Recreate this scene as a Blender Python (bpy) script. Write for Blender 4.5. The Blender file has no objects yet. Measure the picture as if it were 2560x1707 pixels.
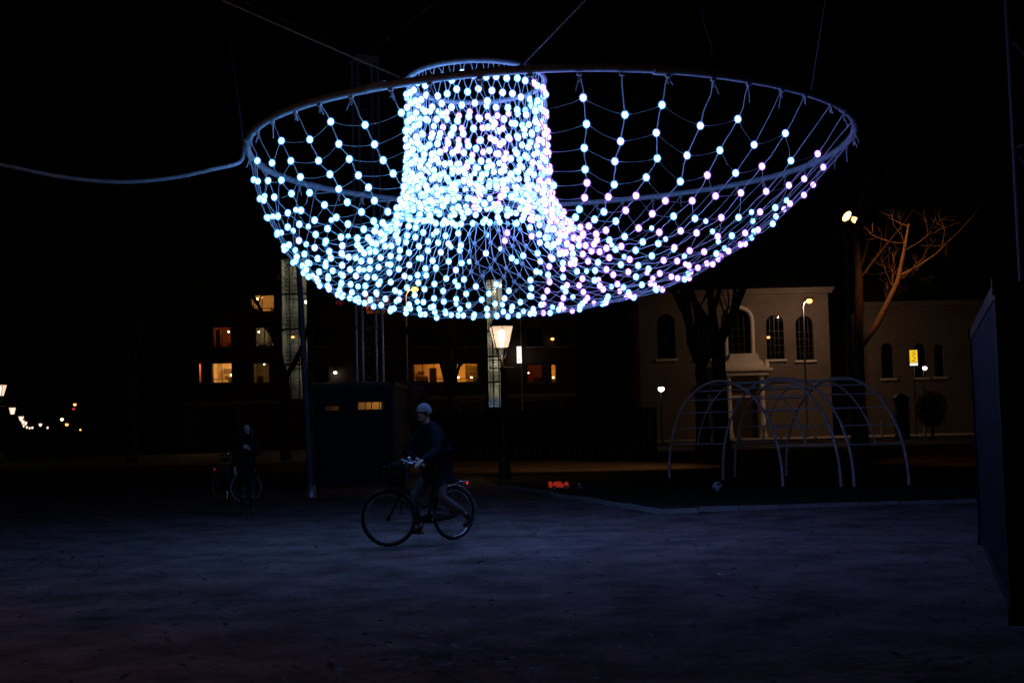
import bpy, bmesh, math, random
import numpy as np
from mathutils import Vector, Matrix
random.seed(7); rng = np.random.default_rng(7)
R = math.radians
scn = bpy.context.scene
col = scn.collection

# ------------------------------------------------------------------ camera, sky, sun, exposure
F_PX, W_PX, H_PX, CAM_H = 3135.0, 2560, 1707, 1.55
PITCH = math.atan((1062 - 853.5) / F_PX); ROLL = R(1.4)
fwd = Vector((0, math.cos(PITCH), math.sin(PITCH)))
_r0 = Vector((1, 0, 0)); _u0 = _r0.cross(fwd)
right = math.cos(ROLL) * _r0 - math.sin(ROLL) * _u0
up = math.cos(ROLL) * _u0 + math.sin(ROLL) * _r0
EYE = Vector((0, 0, CAM_H))
cam = bpy.data.cameras.new('camera'); cam_o = bpy.data.objects.new('camera', cam); col.objects.link(cam_o)
cam.sensor_width = 36; cam.lens = F_PX / W_PX * 36; cam.clip_start = .1; cam.clip_end = 3000
cam_o.matrix_world = Matrix(((right.x, up.x, -fwd.x, EYE.x), (right.y, up.y, -fwd.y, EYE.y), (right.z, up.z, -fwd.z, EYE.z), (0, 0, 0, 1)))
scn.camera = cam_o

world = bpy.data.worlds.new('World'); scn.world = world; world.use_nodes = True
wn = world.node_tree; bg = wn.nodes['Background']
sky = wn.nodes.new('ShaderNodeTexSky'); sky.sky_type = 'NISHITA'; sky.sun_disc = False
sky.sun_elevation = R(-4); sky.sun_rotation = R(200); sky.altitude = 0
wn.links.new(sky.outputs[0], bg.inputs[0]); bg.inputs[1].default_value = .006
sun = bpy.data.lights.new('sun', 'SUN'); sun.energy = .0015; sun.angle = R(12); sun.color = (1, .78, .6)
sun_o = bpy.data.objects.new('sun', sun); col.objects.link(sun_o); sun_o.rotation_euler = (R(50), 0, R(-25))
vs = scn.view_settings; vs.view_transform = 'Standard'; vs.look = 'None'; vs.exposure = 0; vs.gamma = 1
scn.cycles.transparent_max_bounces = 48
scn.cycles.max_bounces = 5
scn.cycles.use_light_tree = True
scn.cycles.use_denoising = True

def ray(px, py): return fwd + (px - W_PX / 2) / F_PX * right - (py - H_PX / 2) / F_PX * up
def P(px, py, Y):                     # point seen at a pixel, Y metres away
    d = ray(px, py); return EYE + d * (Y / d.y)
def G(px, py, z=0):                   # where a pixel's ray meets the ground
    d = ray(px, py); return EYE + d * ((z - CAM_H) / d.z)
def to_px(p):
    d = Vector(p) - EYE; z = d.dot(fwd); return W_PX / 2 + F_PX * d.dot(right) / z, H_PX / 2 - F_PX * d.dot(up) / z

# ------------------------------------------------------------------ materials
MATS = {}
def nodes(name):
    m = bpy.data.materials.new(name); m.use_nodes = True; nt = m.node_tree
    return m, nt, nt.nodes['Principled BSDF'], nt.nodes['Material Output']
def mat(name, c, rough=.7, metal=0, var=.25, scale=8, bump=0, spec=.5, bscale=None):
    m, nt, b, o = nodes(name)
    b.inputs['Roughness'].default_value = rough; b.inputs['Metallic'].default_value = metal
    b.inputs['Specular IOR Level'].default_value = spec
    tc = nt.nodes.new('ShaderNodeTexCoord'); nz = nt.nodes.new('ShaderNodeTexNoise')
    nz.inputs['Scale'].default_value = scale; nz.inputs['Detail'].default_value = 6; nz.inputs['Roughness'].default_value = .65
    nt.links.new(tc.outputs['Object'], nz.inputs['Vector'])
    rp = nt.nodes.new('ShaderNodeValToRGB')
    rp.color_ramp.elements[0].position = .3; rp.color_ramp.elements[1].position = .72
    rp.color_ramp.elements[0].color = tuple(v * (1 - var) for v in c) + (1,)
    rp.color_ramp.elements[1].color = tuple(min(1, v * (1 + var)) for v in c) + (1,)
    nt.links.new(nz.outputs[0], rp.inputs[0]); nt.links.new(rp.outputs[0], b.inputs['Base Color'])
    if bump:
        n2 = nt.nodes.new('ShaderNodeTexNoise'); n2.inputs['Scale'].default_value = bscale or scale * 4; n2.inputs['Detail'].default_value = 8
        nt.links.new(tc.outputs['Object'], n2.inputs['Vector'])
        bp = nt.nodes.new('ShaderNodeBump'); bp.inputs['Strength'].default_value = bump; bp.inputs['Distance'].default_value = .05
        nt.links.new(n2.outputs[0], bp.inputs['Height']); nt.links.new(bp.outputs[0], b.inputs['Normal'])
    MATS[name] = m; return m
def emit(name, c, s, sample=True):
    m = bpy.data.materials.new(name); m.use_nodes = True; nt = m.node_tree; nt.nodes.remove(nt.nodes['Principled BSDF'])
    e = nt.nodes.new('ShaderNodeEmission'); e.inputs[0].default_value = tuple(c) + (1,); e.inputs[1].default_value = s
    nt.links.new(e.outputs[0], nt.nodes['Material Output'].inputs[0])
    if not sample: m.cycles.emission_sampling = 'NONE'
    MATS[name] = m; return m
def shell(name, c, s, alpha):         # glow layer for lantern panes and painted bulb halos: lets light through
    m = bpy.data.materials.new(name); m.use_nodes = True; nt = m.node_tree; nt.nodes.remove(nt.nodes['Principled BSDF'])
    e = nt.nodes.new('ShaderNodeEmission'); e.inputs[0].default_value = tuple(c) + (1,); e.inputs[1].default_value = s
    t = nt.nodes.new('ShaderNodeBsdfTransparent'); x = nt.nodes.new('ShaderNodeMixShader'); x.inputs[0].default_value = alpha
    nt.links.new(t.outputs[0], x.inputs[1]); nt.links.new(e.outputs[0], x.inputs[2]); nt.links.new(x.outputs[0], nt.nodes['Material Output'].inputs[0])
    m.cycles.emission_sampling = 'NONE'
    MATS[name] = m; return m
def glass(name, tint=(.9, .95, .95), gloss=.08, rough=.03):
    m = bpy.data.materials.new(name); m.use_nodes = True; nt = m.node_tree; nt.nodes.remove(nt.nodes['Principled BSDF'])
    t = nt.nodes.new('ShaderNodeBsdfTransparent'); t.inputs[0].default_value = tuple(tint) + (1,)
    g = nt.nodes.new('ShaderNodeBsdfGlossy'); g.inputs['Roughness'].default_value = rough
    x = nt.nodes.new('ShaderNodeMixShader'); x.inputs[0].default_value = gloss
    nt.links.new(t.outputs[0], x.inputs[1]); nt.links.new(g.outputs[0], x.inputs[2]); nt.links.new(x.outputs[0], nt.nodes['Material Output'].inputs[0])
    MATS[name] = m; return m
def brick_mat(name, c, mortar):
    m, nt, b, o = nodes(name); tc = nt.nodes.new('ShaderNodeTexCoord'); mp = nt.nodes.new('ShaderNodeMapping')
    mp.inputs['Rotation'].default_value = (R(90), 0, 0)
    br = nt.nodes.new('ShaderNodeTexBrick'); br.inputs['Scale'].default_value = 2.2
    br.inputs['Color1'].default_value = tuple(c) + (1,); br.inputs['Color2'].default_value = tuple(v * .7 for v in c) + (1,); br.inputs['Mortar'].default_value = tuple(mortar) + (1,)
    nt.links.new(tc.outputs['Object'], mp.inputs[0]); nt.links.new(mp.outputs[0], br.inputs['Vector']); nt.links.new(br.outputs[0], b.inputs['Base Color'])
    b.inputs['Roughness'].default_value = .9; MATS[name] = m; return m

mat('sand', (.2, .152, .142), 1, var=.55, scale=1.3, bump=.7, spec=0, bscale=9)
mat('dark_turf', (.05, .047, .04), .95, var=.5, scale=1.5, bump=.5, spec=0, bscale=14)
mat('far_soil', (.13, .1, .07), .95, var=.4, scale=.4, bump=.3, spec=0)
mat('asphalt', (.05, .05, .05), .8, scale=3, bump=.3)
mat('paving', (.45, .38, .32), .8, scale=1.2)
mat('concrete', (.3, .3, .29), .85, scale=6, bump=.3)
mat('leaf', (.05, .033, .018), .8, scale=20)
mat('litter', (.6, .6, .58), .6, scale=12)
mat('ring_tube', (.42, .44, .47), .42, .15, scale=12, var=.3)
mat('cord', (.75, .76, .78), .6, scale=30, var=.1)
mat('frame_steel', (.75, .75, .76), .5, .1, scale=10)
mat('dark_galv', (.05, .05, .055), .6, .2, scale=14)
mat('pole_paint', (.07, .075, .085), .6, scale=10)
mat('galv', (.42, .43, .45), .42, .6, scale=14)
mat('black_steel', (.016, .017, .018), .4, .3, scale=14)
mat('dark_paint', (.02, .022, .024), .5, scale=6)
mat('cabin_paint', (.010, .013, .017), .7, scale=2, bump=.1)
mat('container_paint', (.004, .009, .028), .6, scale=1.2, var=.35, bump=.15, spec=.15)
mat('rubber', (.012, .012, .012), .85, scale=30)
mat('chrome', (.6, .6, .62), .2, .9, scale=20, var=.1)
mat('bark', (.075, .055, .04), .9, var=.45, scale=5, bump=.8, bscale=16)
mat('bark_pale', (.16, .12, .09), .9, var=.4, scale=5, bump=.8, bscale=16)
mat('plaster', (.2, .165, .135), .9, var=.18, scale=.6, bump=.15)
mat('white_stone', (.8, .75, .66), .8, var=.12, scale=2)
mat('roof_tile', (.035, .032, .03), .8, scale=3)
mat('window_frame', (.025, .024, .023), .5, scale=5)
mat('frame_pale', (.35, .34, .32), .5, scale=5)
mat('dark_room', (.008, .007, .007), .9, scale=3)
mat('wall_cream', (.6, .5, .38), .9, scale=1)
mat('wall_grey', (.42, .43, .4), .9, scale=1)
mat('wall_red', (.42, .2, .12), .9, scale=1)
mat('furniture', (.07, .045, .03), .6, scale=4)
mat('curtain', (.5, .36, .22), .9, scale=6)
mat('boards', (.03, .028, .026), .8, scale=3, bump=.2)
mat('coat_black', (.006, .006, .008), .9, scale=40, spec=.1)
mat('coat_blue', (.006, .008, .012), .9, scale=40, spec=.1)
mat('denim_dark', (.02, .021, .025), .85, scale=40)
mat('chino', (.13, .11, .1), .85, scale=30)
mat('skin', (.5, .34, .26), .55, scale=20, var=.1)
mat('hair', (.02, .015, .012), .6, scale=50)
mat('wool_grey', (.2, .2, .22), .95, scale=60, bump=.4)
mat('shoe', (.018, .016, .015), .6, scale=20)
mat('toy_red_glow', (.7, .07, .03), .45, scale=6)
_tn = MATS['toy_red_glow'].node_tree.nodes['Principled BSDF']; _tn.inputs['Emission Color'].default_value = (1, .06, .02, 1); _tn.inputs['Emission Strength'].default_value = .2  # faint emission added to brighten the toy body, which is no lamp
mat('ball_white', (.6, .62, .68), .45, scale=6)
mat('ball_dark', (.02, .022, .03), .5, scale=6)
mat('shrub_leaf', (.03, .038, .015), .7, scale=9)
brick_mat('brick', (.075, .045, .034), (.08, .07, .06))
brick_mat('brick_brown', (.06, .042, .032), (.07, .06, .05))
glass('pane_glass'); glass('pane_dark', (.55, .6, .6), .12)
emit('core_cyan', (.14, .46, 1.0), 12.5); emit('core_white', (.17, .34, 1.0), 13); emit('core_violet', (.32, .18, 1.0), 13)
shell('halo_cyan', (.06, .34, 1.0), .8, .34); shell('halo_white', (.16, .26, 1.0), .8, .34); shell('halo_violet', (.42, .13, .95), .8, .34)  # outer shells paint the coloured lens halo round each bulb core
mat('globe_off', (.45, .5, .58), .4, scale=20)
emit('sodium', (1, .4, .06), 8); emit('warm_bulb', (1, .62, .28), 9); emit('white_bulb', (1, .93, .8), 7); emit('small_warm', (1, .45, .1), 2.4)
emit('lantern_glow', (1, .72, .48), 1.15); emit('lantern_core', (1, .86, .68), 7)
shell('lantern_pane', (1, .64, .42), 1.7, .5)
emit('sign_white', (1, .9, .76), 1.25); emit('sign_yellow', (1, .62, .02), .9); emit('tail_red', (1, .04, .06), .7); mat('print_dark', (.02, .02, .02), .6)
emit('flood', (1, .5, .14), 9)

# ------------------------------------------------------------------ mesh helpers
class MB:
    def __init__(s): s.v = []; s.f = []; s.m = []; s.sm = []
    def add(s, vs, fs, mi=0, smooth=False):
        o = len(s.v); s.v += [tuple(v) for v in vs]; s.f += [tuple(i + o for i in f) for f in fs]; s.m += [mi] * len(fs); s.sm += [smooth] * len(fs); return s
    def box(s, c, size, rot=None, mi=0, taper=1):
        hx, hy, hz = (v / 2 for v in size); c = Vector(c)
        vs = []
        for z, k in ((-hz, 1), (hz, taper)):
            for x, y in ((-hx, -hy), (hx, -hy), (hx, hy), (-hx, hy)):
                p = Vector((x * k, y * k, z)); p = rot @ p if rot is not None else p; vs.append(c + p)
        return s.add(vs, [(3, 2, 1, 0), (4, 5, 6, 7), (0, 1, 5, 4), (1, 2, 6, 5), (2, 3, 7, 6), (3, 0, 4, 7)], mi)
    def quad(s, a, b, c, d, mi=0): return s.add([a, b, c, d], [(0, 1, 2, 3)], mi)
    def tube(s, pts, r, n=6, mi=0, closed=False, caps=True, smooth=True):
        pts = [Vector(p) for p in pts]; N = len(pts)
        rs = r if isinstance(r, (list, tuple)) else [r] * N
        vs = []; prev = None
        for i, p in enumerate(pts):
            a = pts[i - 1] if (i > 0 or closed) else p; b = pts[(i + 1) % N] if (i < N - 1 or closed) else p
            t = b - a
            if t.length < 1e-9: t = Vector((0, 0, 1))
            t.normalize()
            if prev is None:
                ref = Vector((0, 0, 1)) if abs(t.z) < .9 else Vector((1, 0, 0)); nrm = t.cross(ref).normalized()
            else:
                nrm = prev - t * prev.dot(t)
                nrm = nrm.normalized() if nrm.length > 1e-6 else t.orthogonal().normalized()
            prev = nrm; bn = t.cross(nrm)
            for k in range(n):
                an = 2 * math.pi * k / n; vs.append(p + (nrm * math.cos(an) + bn * math.sin(an)) * rs[i])
        fs = []
        for i in range(N if closed else N - 1):
            j = (i + 1) % N
            for k in range(n): fs.append((i * n + k, i * n + (k + 1) % n, j * n + (k + 1) % n, j * n + k))
        s.add(vs, fs, mi, smooth)
        if caps and not closed: s.add([vs[k] for k in range(n)], [tuple(reversed(range(n)))], mi); s.add([vs[(N - 1) * n + k] for k in range(n)], [tuple(range(n))], mi)
        return s
    def lathe(s, prof, n=12, c=(0, 0, 0), mi=0, smooth=True, rot=None, ph=0):
        c = Vector(c); vs = []; fs = []
        for r, z in prof:
            for k in range(n):
                p = Vector((r * math.cos(2 * math.pi * k / n + ph), r * math.sin(2 * math.pi * k / n + ph), z)); vs.append(c + (rot @ p if rot is not None else p))
        for i in range(len(prof) - 1):
            for k in range(n): fs.append((i * n + k, i * n + (k + 1) % n, (i + 1) * n + (k + 1) % n, (i + 1) * n + k))
        fs.append(tuple(reversed(range(n)))); fs.append(tuple((len(prof) - 1) * n + k for k in range(n)))
        return s.add(vs, fs, mi, smooth)
    def ball(s, c, r, n=8, m=5, mi=0, rot=None):
        r = r if isinstance(r, (tuple, list)) else (r, r, r); c = Vector(c); vs = [Vector((0, 0, -1))]
        for i in range(1, m):
            a = -math.pi / 2 + math.pi * i / m
            for k in range(n): vs.append(Vector((math.cos(a) * math.cos(2 * math.pi * k / n), math.cos(a) * math.sin(2 * math.pi * k / n), math.sin(a))))
        vs.append(Vector((0, 0, 1)))
        vs = [Vector((v.x * r[0], v.y * r[1], v.z * r[2])) for v in vs]; vs = [c + (rot @ v if rot is not None else v) for v in vs]
        fs = [(0, 1 + (k + 1) % n, 1 + k) for k in range(n)]
        for i in range(m - 2):
            for k in range(n): fs.append((1 + i * n + k, 1 + i * n + (k + 1) % n, 1 + (i + 1) * n + (k + 1) % n, 1 + (i + 1) * n + k))
        L = len(vs) - 1; b = 1 + (m - 2) * n
        fs += [(L, b + k, b + (k + 1) % n) for k in range(n)]
        return s.add(vs, fs, mi, True)
    def mesh(s, name, mats):
        me = bpy.data.meshes.new(name); me.from_pydata(s.v, [], s.f)
        for m in (mats if isinstance(mats, (list, tuple)) else [mats]): me.materials.append(MATS[m])
        me.polygons.foreach_set('material_index', s.m); me.polygons.foreach_set('use_smooth', s.sm); me.update(); return me
    def build(s, name, mats, parent=None, loc=None, rot=None):
        return link(name, s.mesh(name, mats), parent, loc, rot)
def link(name, data, parent=None, loc=None, rot=None):
    o = bpy.data.objects.new(name, data); col.objects.link(o)
    if parent: o.parent = parent
    if loc is not None: o.location = loc
    if rot is not None: o.rotation_euler = rot
    return o
def tag(o, label=None, cat=None, group=None, kind=None):
    if label: o['label'] = label
    if cat: o['category'] = cat
    if group: o['group'] = group
    if kind: o['kind'] = kind
    return o
def thing(name, label, cat, loc=(0, 0, 0), rz=0, group=None):
    o = link(name, None, None, loc, (0, 0, rz)); o.empty_display_size = .3; return tag(o, label, cat, group)
def copy_tree(o, parent=None):
    c = o.copy(); col.objects.link(c); c.parent = parent
    for ch in list(o.children): copy_tree(ch, c)
    return c
def point_light(name, parent, loc, power, color, rad=.1):
    l = bpy.data.lights.new(name, 'POINT'); l.energy = power; l.color = color; l.shadow_soft_size = rad
    return link(name, l, parent, loc)

# ------------------------------------------------------------------ ground
def sheet(name, poly, z, m, kind='structure'):
    b = MB(); b.add([(p[0], p[1], z) for p in poly], [tuple(range(len(poly)))]); return tag(b.build(name, m), kind=kind)
def relief_ground():                   # the trodden square: one sheet, finely cut where the camera stands
    b = MB(); nx, ny = 90, 110
    xs = np.linspace(-14, 16, nx); ys = np.linspace(2, 34, ny)
    h = np.zeros((ny, nx))
    for _ in range(26):
        k = rng.uniform(.3, 2.6, 2) * rng.choice([-1, 1], 2); ph = rng.uniform(0, 6.28); a = .006 / (np.hypot(*k) ** .7)
        h += a * np.sin(k[0] * xs[None] + k[1] * ys[:, None] + ph)
    h -= h.max() + .002
    edge = np.minimum(np.minimum(xs[None] + 14, 16 - xs[None]), np.minimum(ys[:, None] - 2, 34 - ys[:, None])) / 2
    h *= np.clip(edge, 0, 1)
    vs = [(xs[i], ys[j], h[j, i]) for j in range(ny) for i in range(nx)]
    fs = [(j * nx + i, j * nx + i + 1, (j + 1) * nx + i + 1, (j + 1) * nx + i) for j in range(ny - 1) for i in range(nx - 1)]
    b.add(vs, fs, 0, True)
    for q in (((-300, -60), (300, -60), (300, 2), (-300, 2)), ((-300, 2), (-14, 2), (-14, 34), (-300, 34)), ((16, 2), (300, 2), (300, 34), (16, 34)), ((-300, 34), (300, 34), (300, 900), (-300, 900))):
        b.add([(x, y, 0) for x, y in q], [(0, 1, 2, 3)], 1 if q[0][1] == 34 else 0)
    return tag(b.build('ground', ['sand', 'far_soil']), kind='structure')
relief_ground()
k0, k1, k2 = G(1252, 1213), G(1643, 1276), G(2395, 1252)
k3 = k2 + (k2 - k1) * .6
play = sheet('play_area', [(k0.x, k0.y), (k1.x, k1.y), (k3.x, k3.y), (k3.x + 6, 41), (k0.x - 1, 41)], .006, 'dark_turf')
def kerb_run(parent, a, b, n):
    d = b - a; L = d.length / n; ang = math.atan2(d.y, d.x)
    m = MB(); m.box((0, 0, -.005), (L * .985, .05, .09), taper=.97); me = m.mesh('kerb_stone', 'concrete')
    for i in range(n):
        p = a + d * ((i + .5) / n)
        o = link('kerb_stone', me, parent, (p.x, p.y, random.uniform(-.012, .008)), (random.uniform(-.02, .02), random.uniform(-.01, .01), ang + random.uniform(-.008, .008)))
kerb_run(play, k0, k1, 14); kerb_run(play, k1, k3, 12)
sheet('road', [(-200, 60), (200, 70), (200, 82), (-200, 72)], .005, 'asphalt')
sheet('pavement', [(8, 86), (70, 86), (70, 99), (8, 99)], .12, 'paving')
tag(MB().box((39, 85.93, .06), (62, .14, .125)).build('pavement_kerb', 'concrete'), kind='structure')
sheet('street', [(-60, 60), (-9, 60), (-62, 700), (-92, 700)], .009, 'asphalt')

# fallen leaves and twigs over the square
lm = MB()
for i in range(2600):
    y = 6 + 26 * random.random() ** 1.4; x = random.uniform(-.46, .46) * y
    a = random.uniform(0, 6.28); L = random.uniform(.02, .075); w = L * random.uniform(.3, .6)
    c = Vector((x, y, .004 + random.random() * .012)); u = Vector((math.cos(a), math.sin(a), random.uniform(-.2, .3))) * L; v = Vector((-math.sin(a), math.cos(a), random.uniform(-.2, .3))) * w
    lm.add([c - u, c - v * .8 + u * .1 + Vector((0, 0, .006)), c + u, c + v * .8], [(0, 1, 2, 3)])
tag(lm.build('fallen_leaves', 'leaf'), 'small brown dead leaves scattered over the trodden sand', 'leaves', kind='stuff')
def scrap(px, py, s, label, name='litter_scrap', cat='litter'):
    g = G(px, py); b = MB(); vs = []; n = 5
    for j in range(n):
        for i in range(n): vs.append(((i / (n - 1) - .5) * s * 1.6, (j / (n - 1) - .5) * s, .01 + s * .35 * random.random()))
    b.add(vs, [(j * n + i, j * n + i + 1, (j + 1) * n + i + 1, (j + 1) * n + i) for j in range(n - 1) for i in range(n - 1)])
    return tag(b.build(name, 'litter', None, (g.x, g.y, .004), (0, 0, random.uniform(0, 3))), label, cat)
scrap(1801, 1440, .045, 'tiny pale scrap on the bare sand right of centre')
scrap(1418, 1551, .06, 'pale crumpled scrap on the sand in the foreground below the cyclist')
scrap(1980, 1181, .16, 'pale crumpled scrap lying under the climbing frames')
scrap(806, 1246, .09, 'small pale scrap on the sand beside the leaning pole')

# ------------------------------------------------------------------ the light net
RC = Vector((.636, 18.866, 5.672)); RR = 4.5
NC = Vector((-.396, 16.5, 6.126)); NR = .92; N_TY = -.034
net = thing('light_net', 'giant hanging bowl-shaped net of blue and violet bulbs with a glowing central neck', 'light sculpture', (RC.x, RC.y, 0))
def L(p): return Vector(p) - Vector((RC.x, RC.y, 0))
def circle_tube(c, r, tube, n, tyv=0, seg=10, wob=0):
    b = MB(); pts = []
    for i in range(n):
        a = 2 * math.pi * i / n; x, y = r * math.sin(a), -r * math.cos(a)
        pts.append(L(c + Vector((x, y, tyv * y + wob * math.sin(a * 5 + 1) * .5))))
    return b.tube(pts, tube, seg, closed=True)
circle_tube(RC, RR, .05, 160, wob=.02).build('outer_ring', 'ring_tube', net)
circle_tube(NC, NR, .036, 72, N_TY).build('neck_ring', 'ring_tube', net)
for i in range(8):                     # sleeves where the ring's pipe lengths meet
    a = 2 * math.pi * (i + .35) / 8; p = L(RC + Vector((RR * math.sin(a), -RR * math.cos(a), 0)))
    b = MB(); t = Vector((math.cos(a), math.sin(a), 0)); b.tube([-t * .12, t * .12], .06, 10); b.build('pipe_sleeve', 'ring_tube', net, p)
NS = 50                                # strings of the outer bowl
TWIST = 34
def trough(D): return 4.36 - .178 * D
def string_curve(phi):
    d = Vector((math.sin(phi), -math.cos(phi), 0))
    rim = RC + RR * d + Vector((0, 0, -.05))
    h = Vector((rim.x - NC.x, rim.y - NC.y, 0)); psi = math.atan2(h.x, -h.y)
    Lh = h.length; e = h / Lh; D = Lh - NR; zt = trough(D)
    s0, z0 = NR + .13, max(zt + .42, 4.42)
    def bez(q, n=60):
        c1 = (s0 + .06 + .03 * D, z0 - .12 - q * .55); c2 = (NR + .50 * D, zt - .15 - q)
        out = []
        for i in range(n + 1):
            t = i / n; a, b_, c_, d_ = (1 - t) ** 3, 3 * t * (1 - t) ** 2, 3 * t * t * (1 - t), t ** 3
            out.append((a * s0 + b_ * c1[0] + c_ * c2[0] + d_ * Lh, a * z0 + b_ * c1[1] + c_ * c2[1] + d_ * rim.z))
        return out
    lo, hi = -1, 4
    for _ in range(30):
        m_ = (lo + hi) / 2
        if min(z for s, z in bez(m_)) > zt: lo = m_
        else: hi = m_
    pts = []
    for s, z in bez(lo):               # the whole net is laced with a slight twist round the neck
        f_ = max(0, 1 - (s - s0) / max(.01, Lh - s0)); pts.append(Vector((NC.x, NC.y, 0)) + (Matrix.Rotation(R(TWIST) * f_, 3, 'Z') @ e) * s + Vector((0, 0, z)))
    return pts[::-1]                   # from the rim inwards
def along(pts, fr):
    acc = [0]
    for a, b in zip(pts, pts[1:]): acc.append(acc[-1] + (b - a).length)
    T = acc[-1]; out = []; i = 0
    for f in fr:
        while i < len(acc) - 2 and acc[i + 1] < f * T: i += 1
        k = (f * T - acc[i]) / max(1e-9, acc[i + 1] - acc[i]); out.append(pts[i].lerp(pts[i + 1], min(1, max(0, k))))
    return out
cords = MB(); bulbs = []               # bulbs: (world point, kind)
QN, Q = 14.15, .915
outer = []; clip_pts = []
for i in range(NS):
    phi = 2 * math.pi * (i + .28 + random.uniform(-.12, .12)) / NS
    pts = string_curve(phi); clip_pts.append((pts[0], phi))
    ks = [k + (.5 if i % 2 else 0) for k in range(1, 14)]
    fr = [(1 - Q ** k) / (1 - Q ** QN) for k in ks + [QN - .12]]
    bp = along(pts, fr)
    bp = [p + Vector((random.gauss(0, .02), random.gauss(0, .02), random.gauss(0, .015))) for p in bp]
    outer.append(bp)
    path = [pts[0]]; nodes_ = [pts[0]] + bp + [pts[-1]]
    for a, b_ in zip(nodes_, nodes_[1:]):
        ln = (b_ - a).length
        for t in (.33, .66): path.append(a.lerp(b_, t) + Vector((random.gauss(0, .008), random.gauss(0, .008), random.gauss(0, .008) - .012 * ln)))
        path.append(b_)
    cords.tube([L(p) for p in path], .0075, 4, caps=False)
    tw = path[0] + Vector((0, 0, -.02)); cords.tube([L(tw), L(tw + Vector((random.uniform(-.06, .06), random.uniform(-.06, .06), -random.uniform(.08, .22))))], .006, 4, caps=False)
    for k, p in enumerate(bp): bulbs.append((p, i, k, 'o'))
def slack(a, b, sag, r=.005, n=4):
    pts = []
    for j in range(n + 1):
        t = j / n; p = a.lerp(b, t); p = p + Vector((random.gauss(0, .006), random.gauss(0, .006), -sag * 4 * t * (1 - t))); pts.append(L(p))
    cords.tube(pts, r, 4, caps=False)
for i in range(NS):
    A, B = outer[i], outer[(i + 1) % NS]
    for k in range(len(A)):
        slack(A[k], B[k], .05 * (A[k] - B[k]).length, .0032 + .0015 * min(1, k / 6))
        j = k - 1 if i % 2 == 0 else k + 1
        if k > 9 and j < len(B): slack(A[k], B[j], .06 * (A[k] - B[j]).length, .004)
# the neck: a diamond net, forty bulbs to a row
NCOL = 40; rows = []
NROW = 12
for m_ in range(NROW):
    row = []
    for c in range(NCOL):
        psi = 2 * math.pi * (c + .5 * (m_ % 2) + random.uniform(-.16, .16)) / NCOL
        d = Vector((math.sin(psi), -math.cos(psi), 0))
        # distance from the neck to the outer ring in this direction
        o = Vector((NC.x - RC.x, NC.y - RC.y, 0)); bq = o.dot(d); D = -bq + math.sqrt(bq * bq - o.dot(o) + RR * RR) - NR
        zt = trough(D); ztop = NC.z - N_TY * math.cos(psi) * NR - .19; zbot = max(zt + .04, 4.46 - .75 * max(0, math.sin(psi)) ** 2 if math.cos(psi) > -.45 else 4.46)
        f = (1 - .925 ** m_) / (1 - .925 ** (NROW - 1)); z = ztop + (zbot - ztop) * f
        u = max(0, 1 - (z - zt) / 1.1); s = NR + .03 * min(1, f * 2) + .34 * u ** 3
        row.append(Vector((NC.x, NC.y, 0)) + d * (s + random.gauss(0, .008)) + Vector((0, 0, z + random.gauss(0, .022 + .03 * (m_ > NROW - 4)))))
    rows.append(row)
for m_ in range(NROW):
    for c in range(NCOL):
        p = rows[m_][c]; bulbs.append((p, c, m_, 'n'))
        if m_ == 0:
            for sgn in (-.25, .25):
                psi = 2 * math.pi * (c + sgn) / NCOL; t = NC + Vector((NR * math.sin(psi), -NR * math.cos(psi), -N_TY * math.cos(psi) * NR - .03)); slack(t, p, 0, .0055, 3)
        if m_ < NROW - 1:
            c2 = c - 1 if m_ % 2 == 0 else c + 1
            slack(p, rows[m_ + 1][c], .0, .0055, 2); slack(p, rows[m_ + 1][c2 % NCOL], .0, .0055, 2)
tag(cords.build('net_cord', 'cord', net), kind='stuff')
cb = MB(); cb.box((0, 0, -.015), (.035, .06, .035)); cb.tube([(0, 0, -.05), (0, 0, -.11)], .012, 6); cme = cb.mesh('cord_clip', 'ring_tube')
for p, phi in clip_pts: link('cord_clip', cme, net, L(p), (0, 0, phi + math.pi / 2))

def kind_of(p, i, k, z):
    x, y = to_px(p)
    if z == 'o':
        if -.62 < p.x < .28 and p.y > 17.2 and 3.62 < p.z < 4.4 and random.random() < .84: return 'off' if random.random() > .1 else 'violet'
        if 24 <= i <= 29 and 2 <= k <= 4 and random.random() < .4: return 'off'
        if p.x < -.6 or (p.x < .2 and p.y > 17): return 'cyan' if random.random() < .85 else 'white'
        band = (k + (i // 2)) % 7
        if p.x > .5 and p.z < 4.6: return 'violet' if (k % 5) not in (1,) and random.random() < .72 else 'cyan'
        return 'violet' if band > 3 else ('white' if random.random() < .45 else 'cyan')
    ang = (i + .5 * (k % 2)) / NCOL * 360
    if (150 < ang < 215 and k < 4) or (45 < ang < 100 and random.random() < .55): return 'violet'
    return 'cyan' if random.random() < .42 else 'white'
bulb_mesh = {}
def bulb_geo(b, kind, off=Vector((0, 0, 0)), mi=0):
    if kind == 'off': b.ball(off, (.032, .032, .038), 8, 5, mi)
    else:
        b.ball(off, (.038, .038, .044), 6, 5, mi); b.ball(off, (.051, .051, .057), 8, 5, mi + 1)
ALLM = ['core_cyan', 'halo_cyan', 'core_white', 'halo_white', 'core_violet', 'halo_violet', 'globe_off']
MI = {'cyan': 0, 'white': 2, 'violet': 4, 'off': 6}
for kd in MI:
    b = MB(); bulb_geo(b, kd); bulb_mesh[kd] = b.mesh('bulb_' + kd, ALLM[MI[kd]:MI[kd] + (1 if kd == 'off' else 2)])
bl = [(p, kind_of(p, i, k, z)) for p, i, k, z in bulbs]
bl.sort(key=lambda t: (t[0] - EYE).length + (3 if t[1] == 'off' else 0))
rest = MB()
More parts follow.
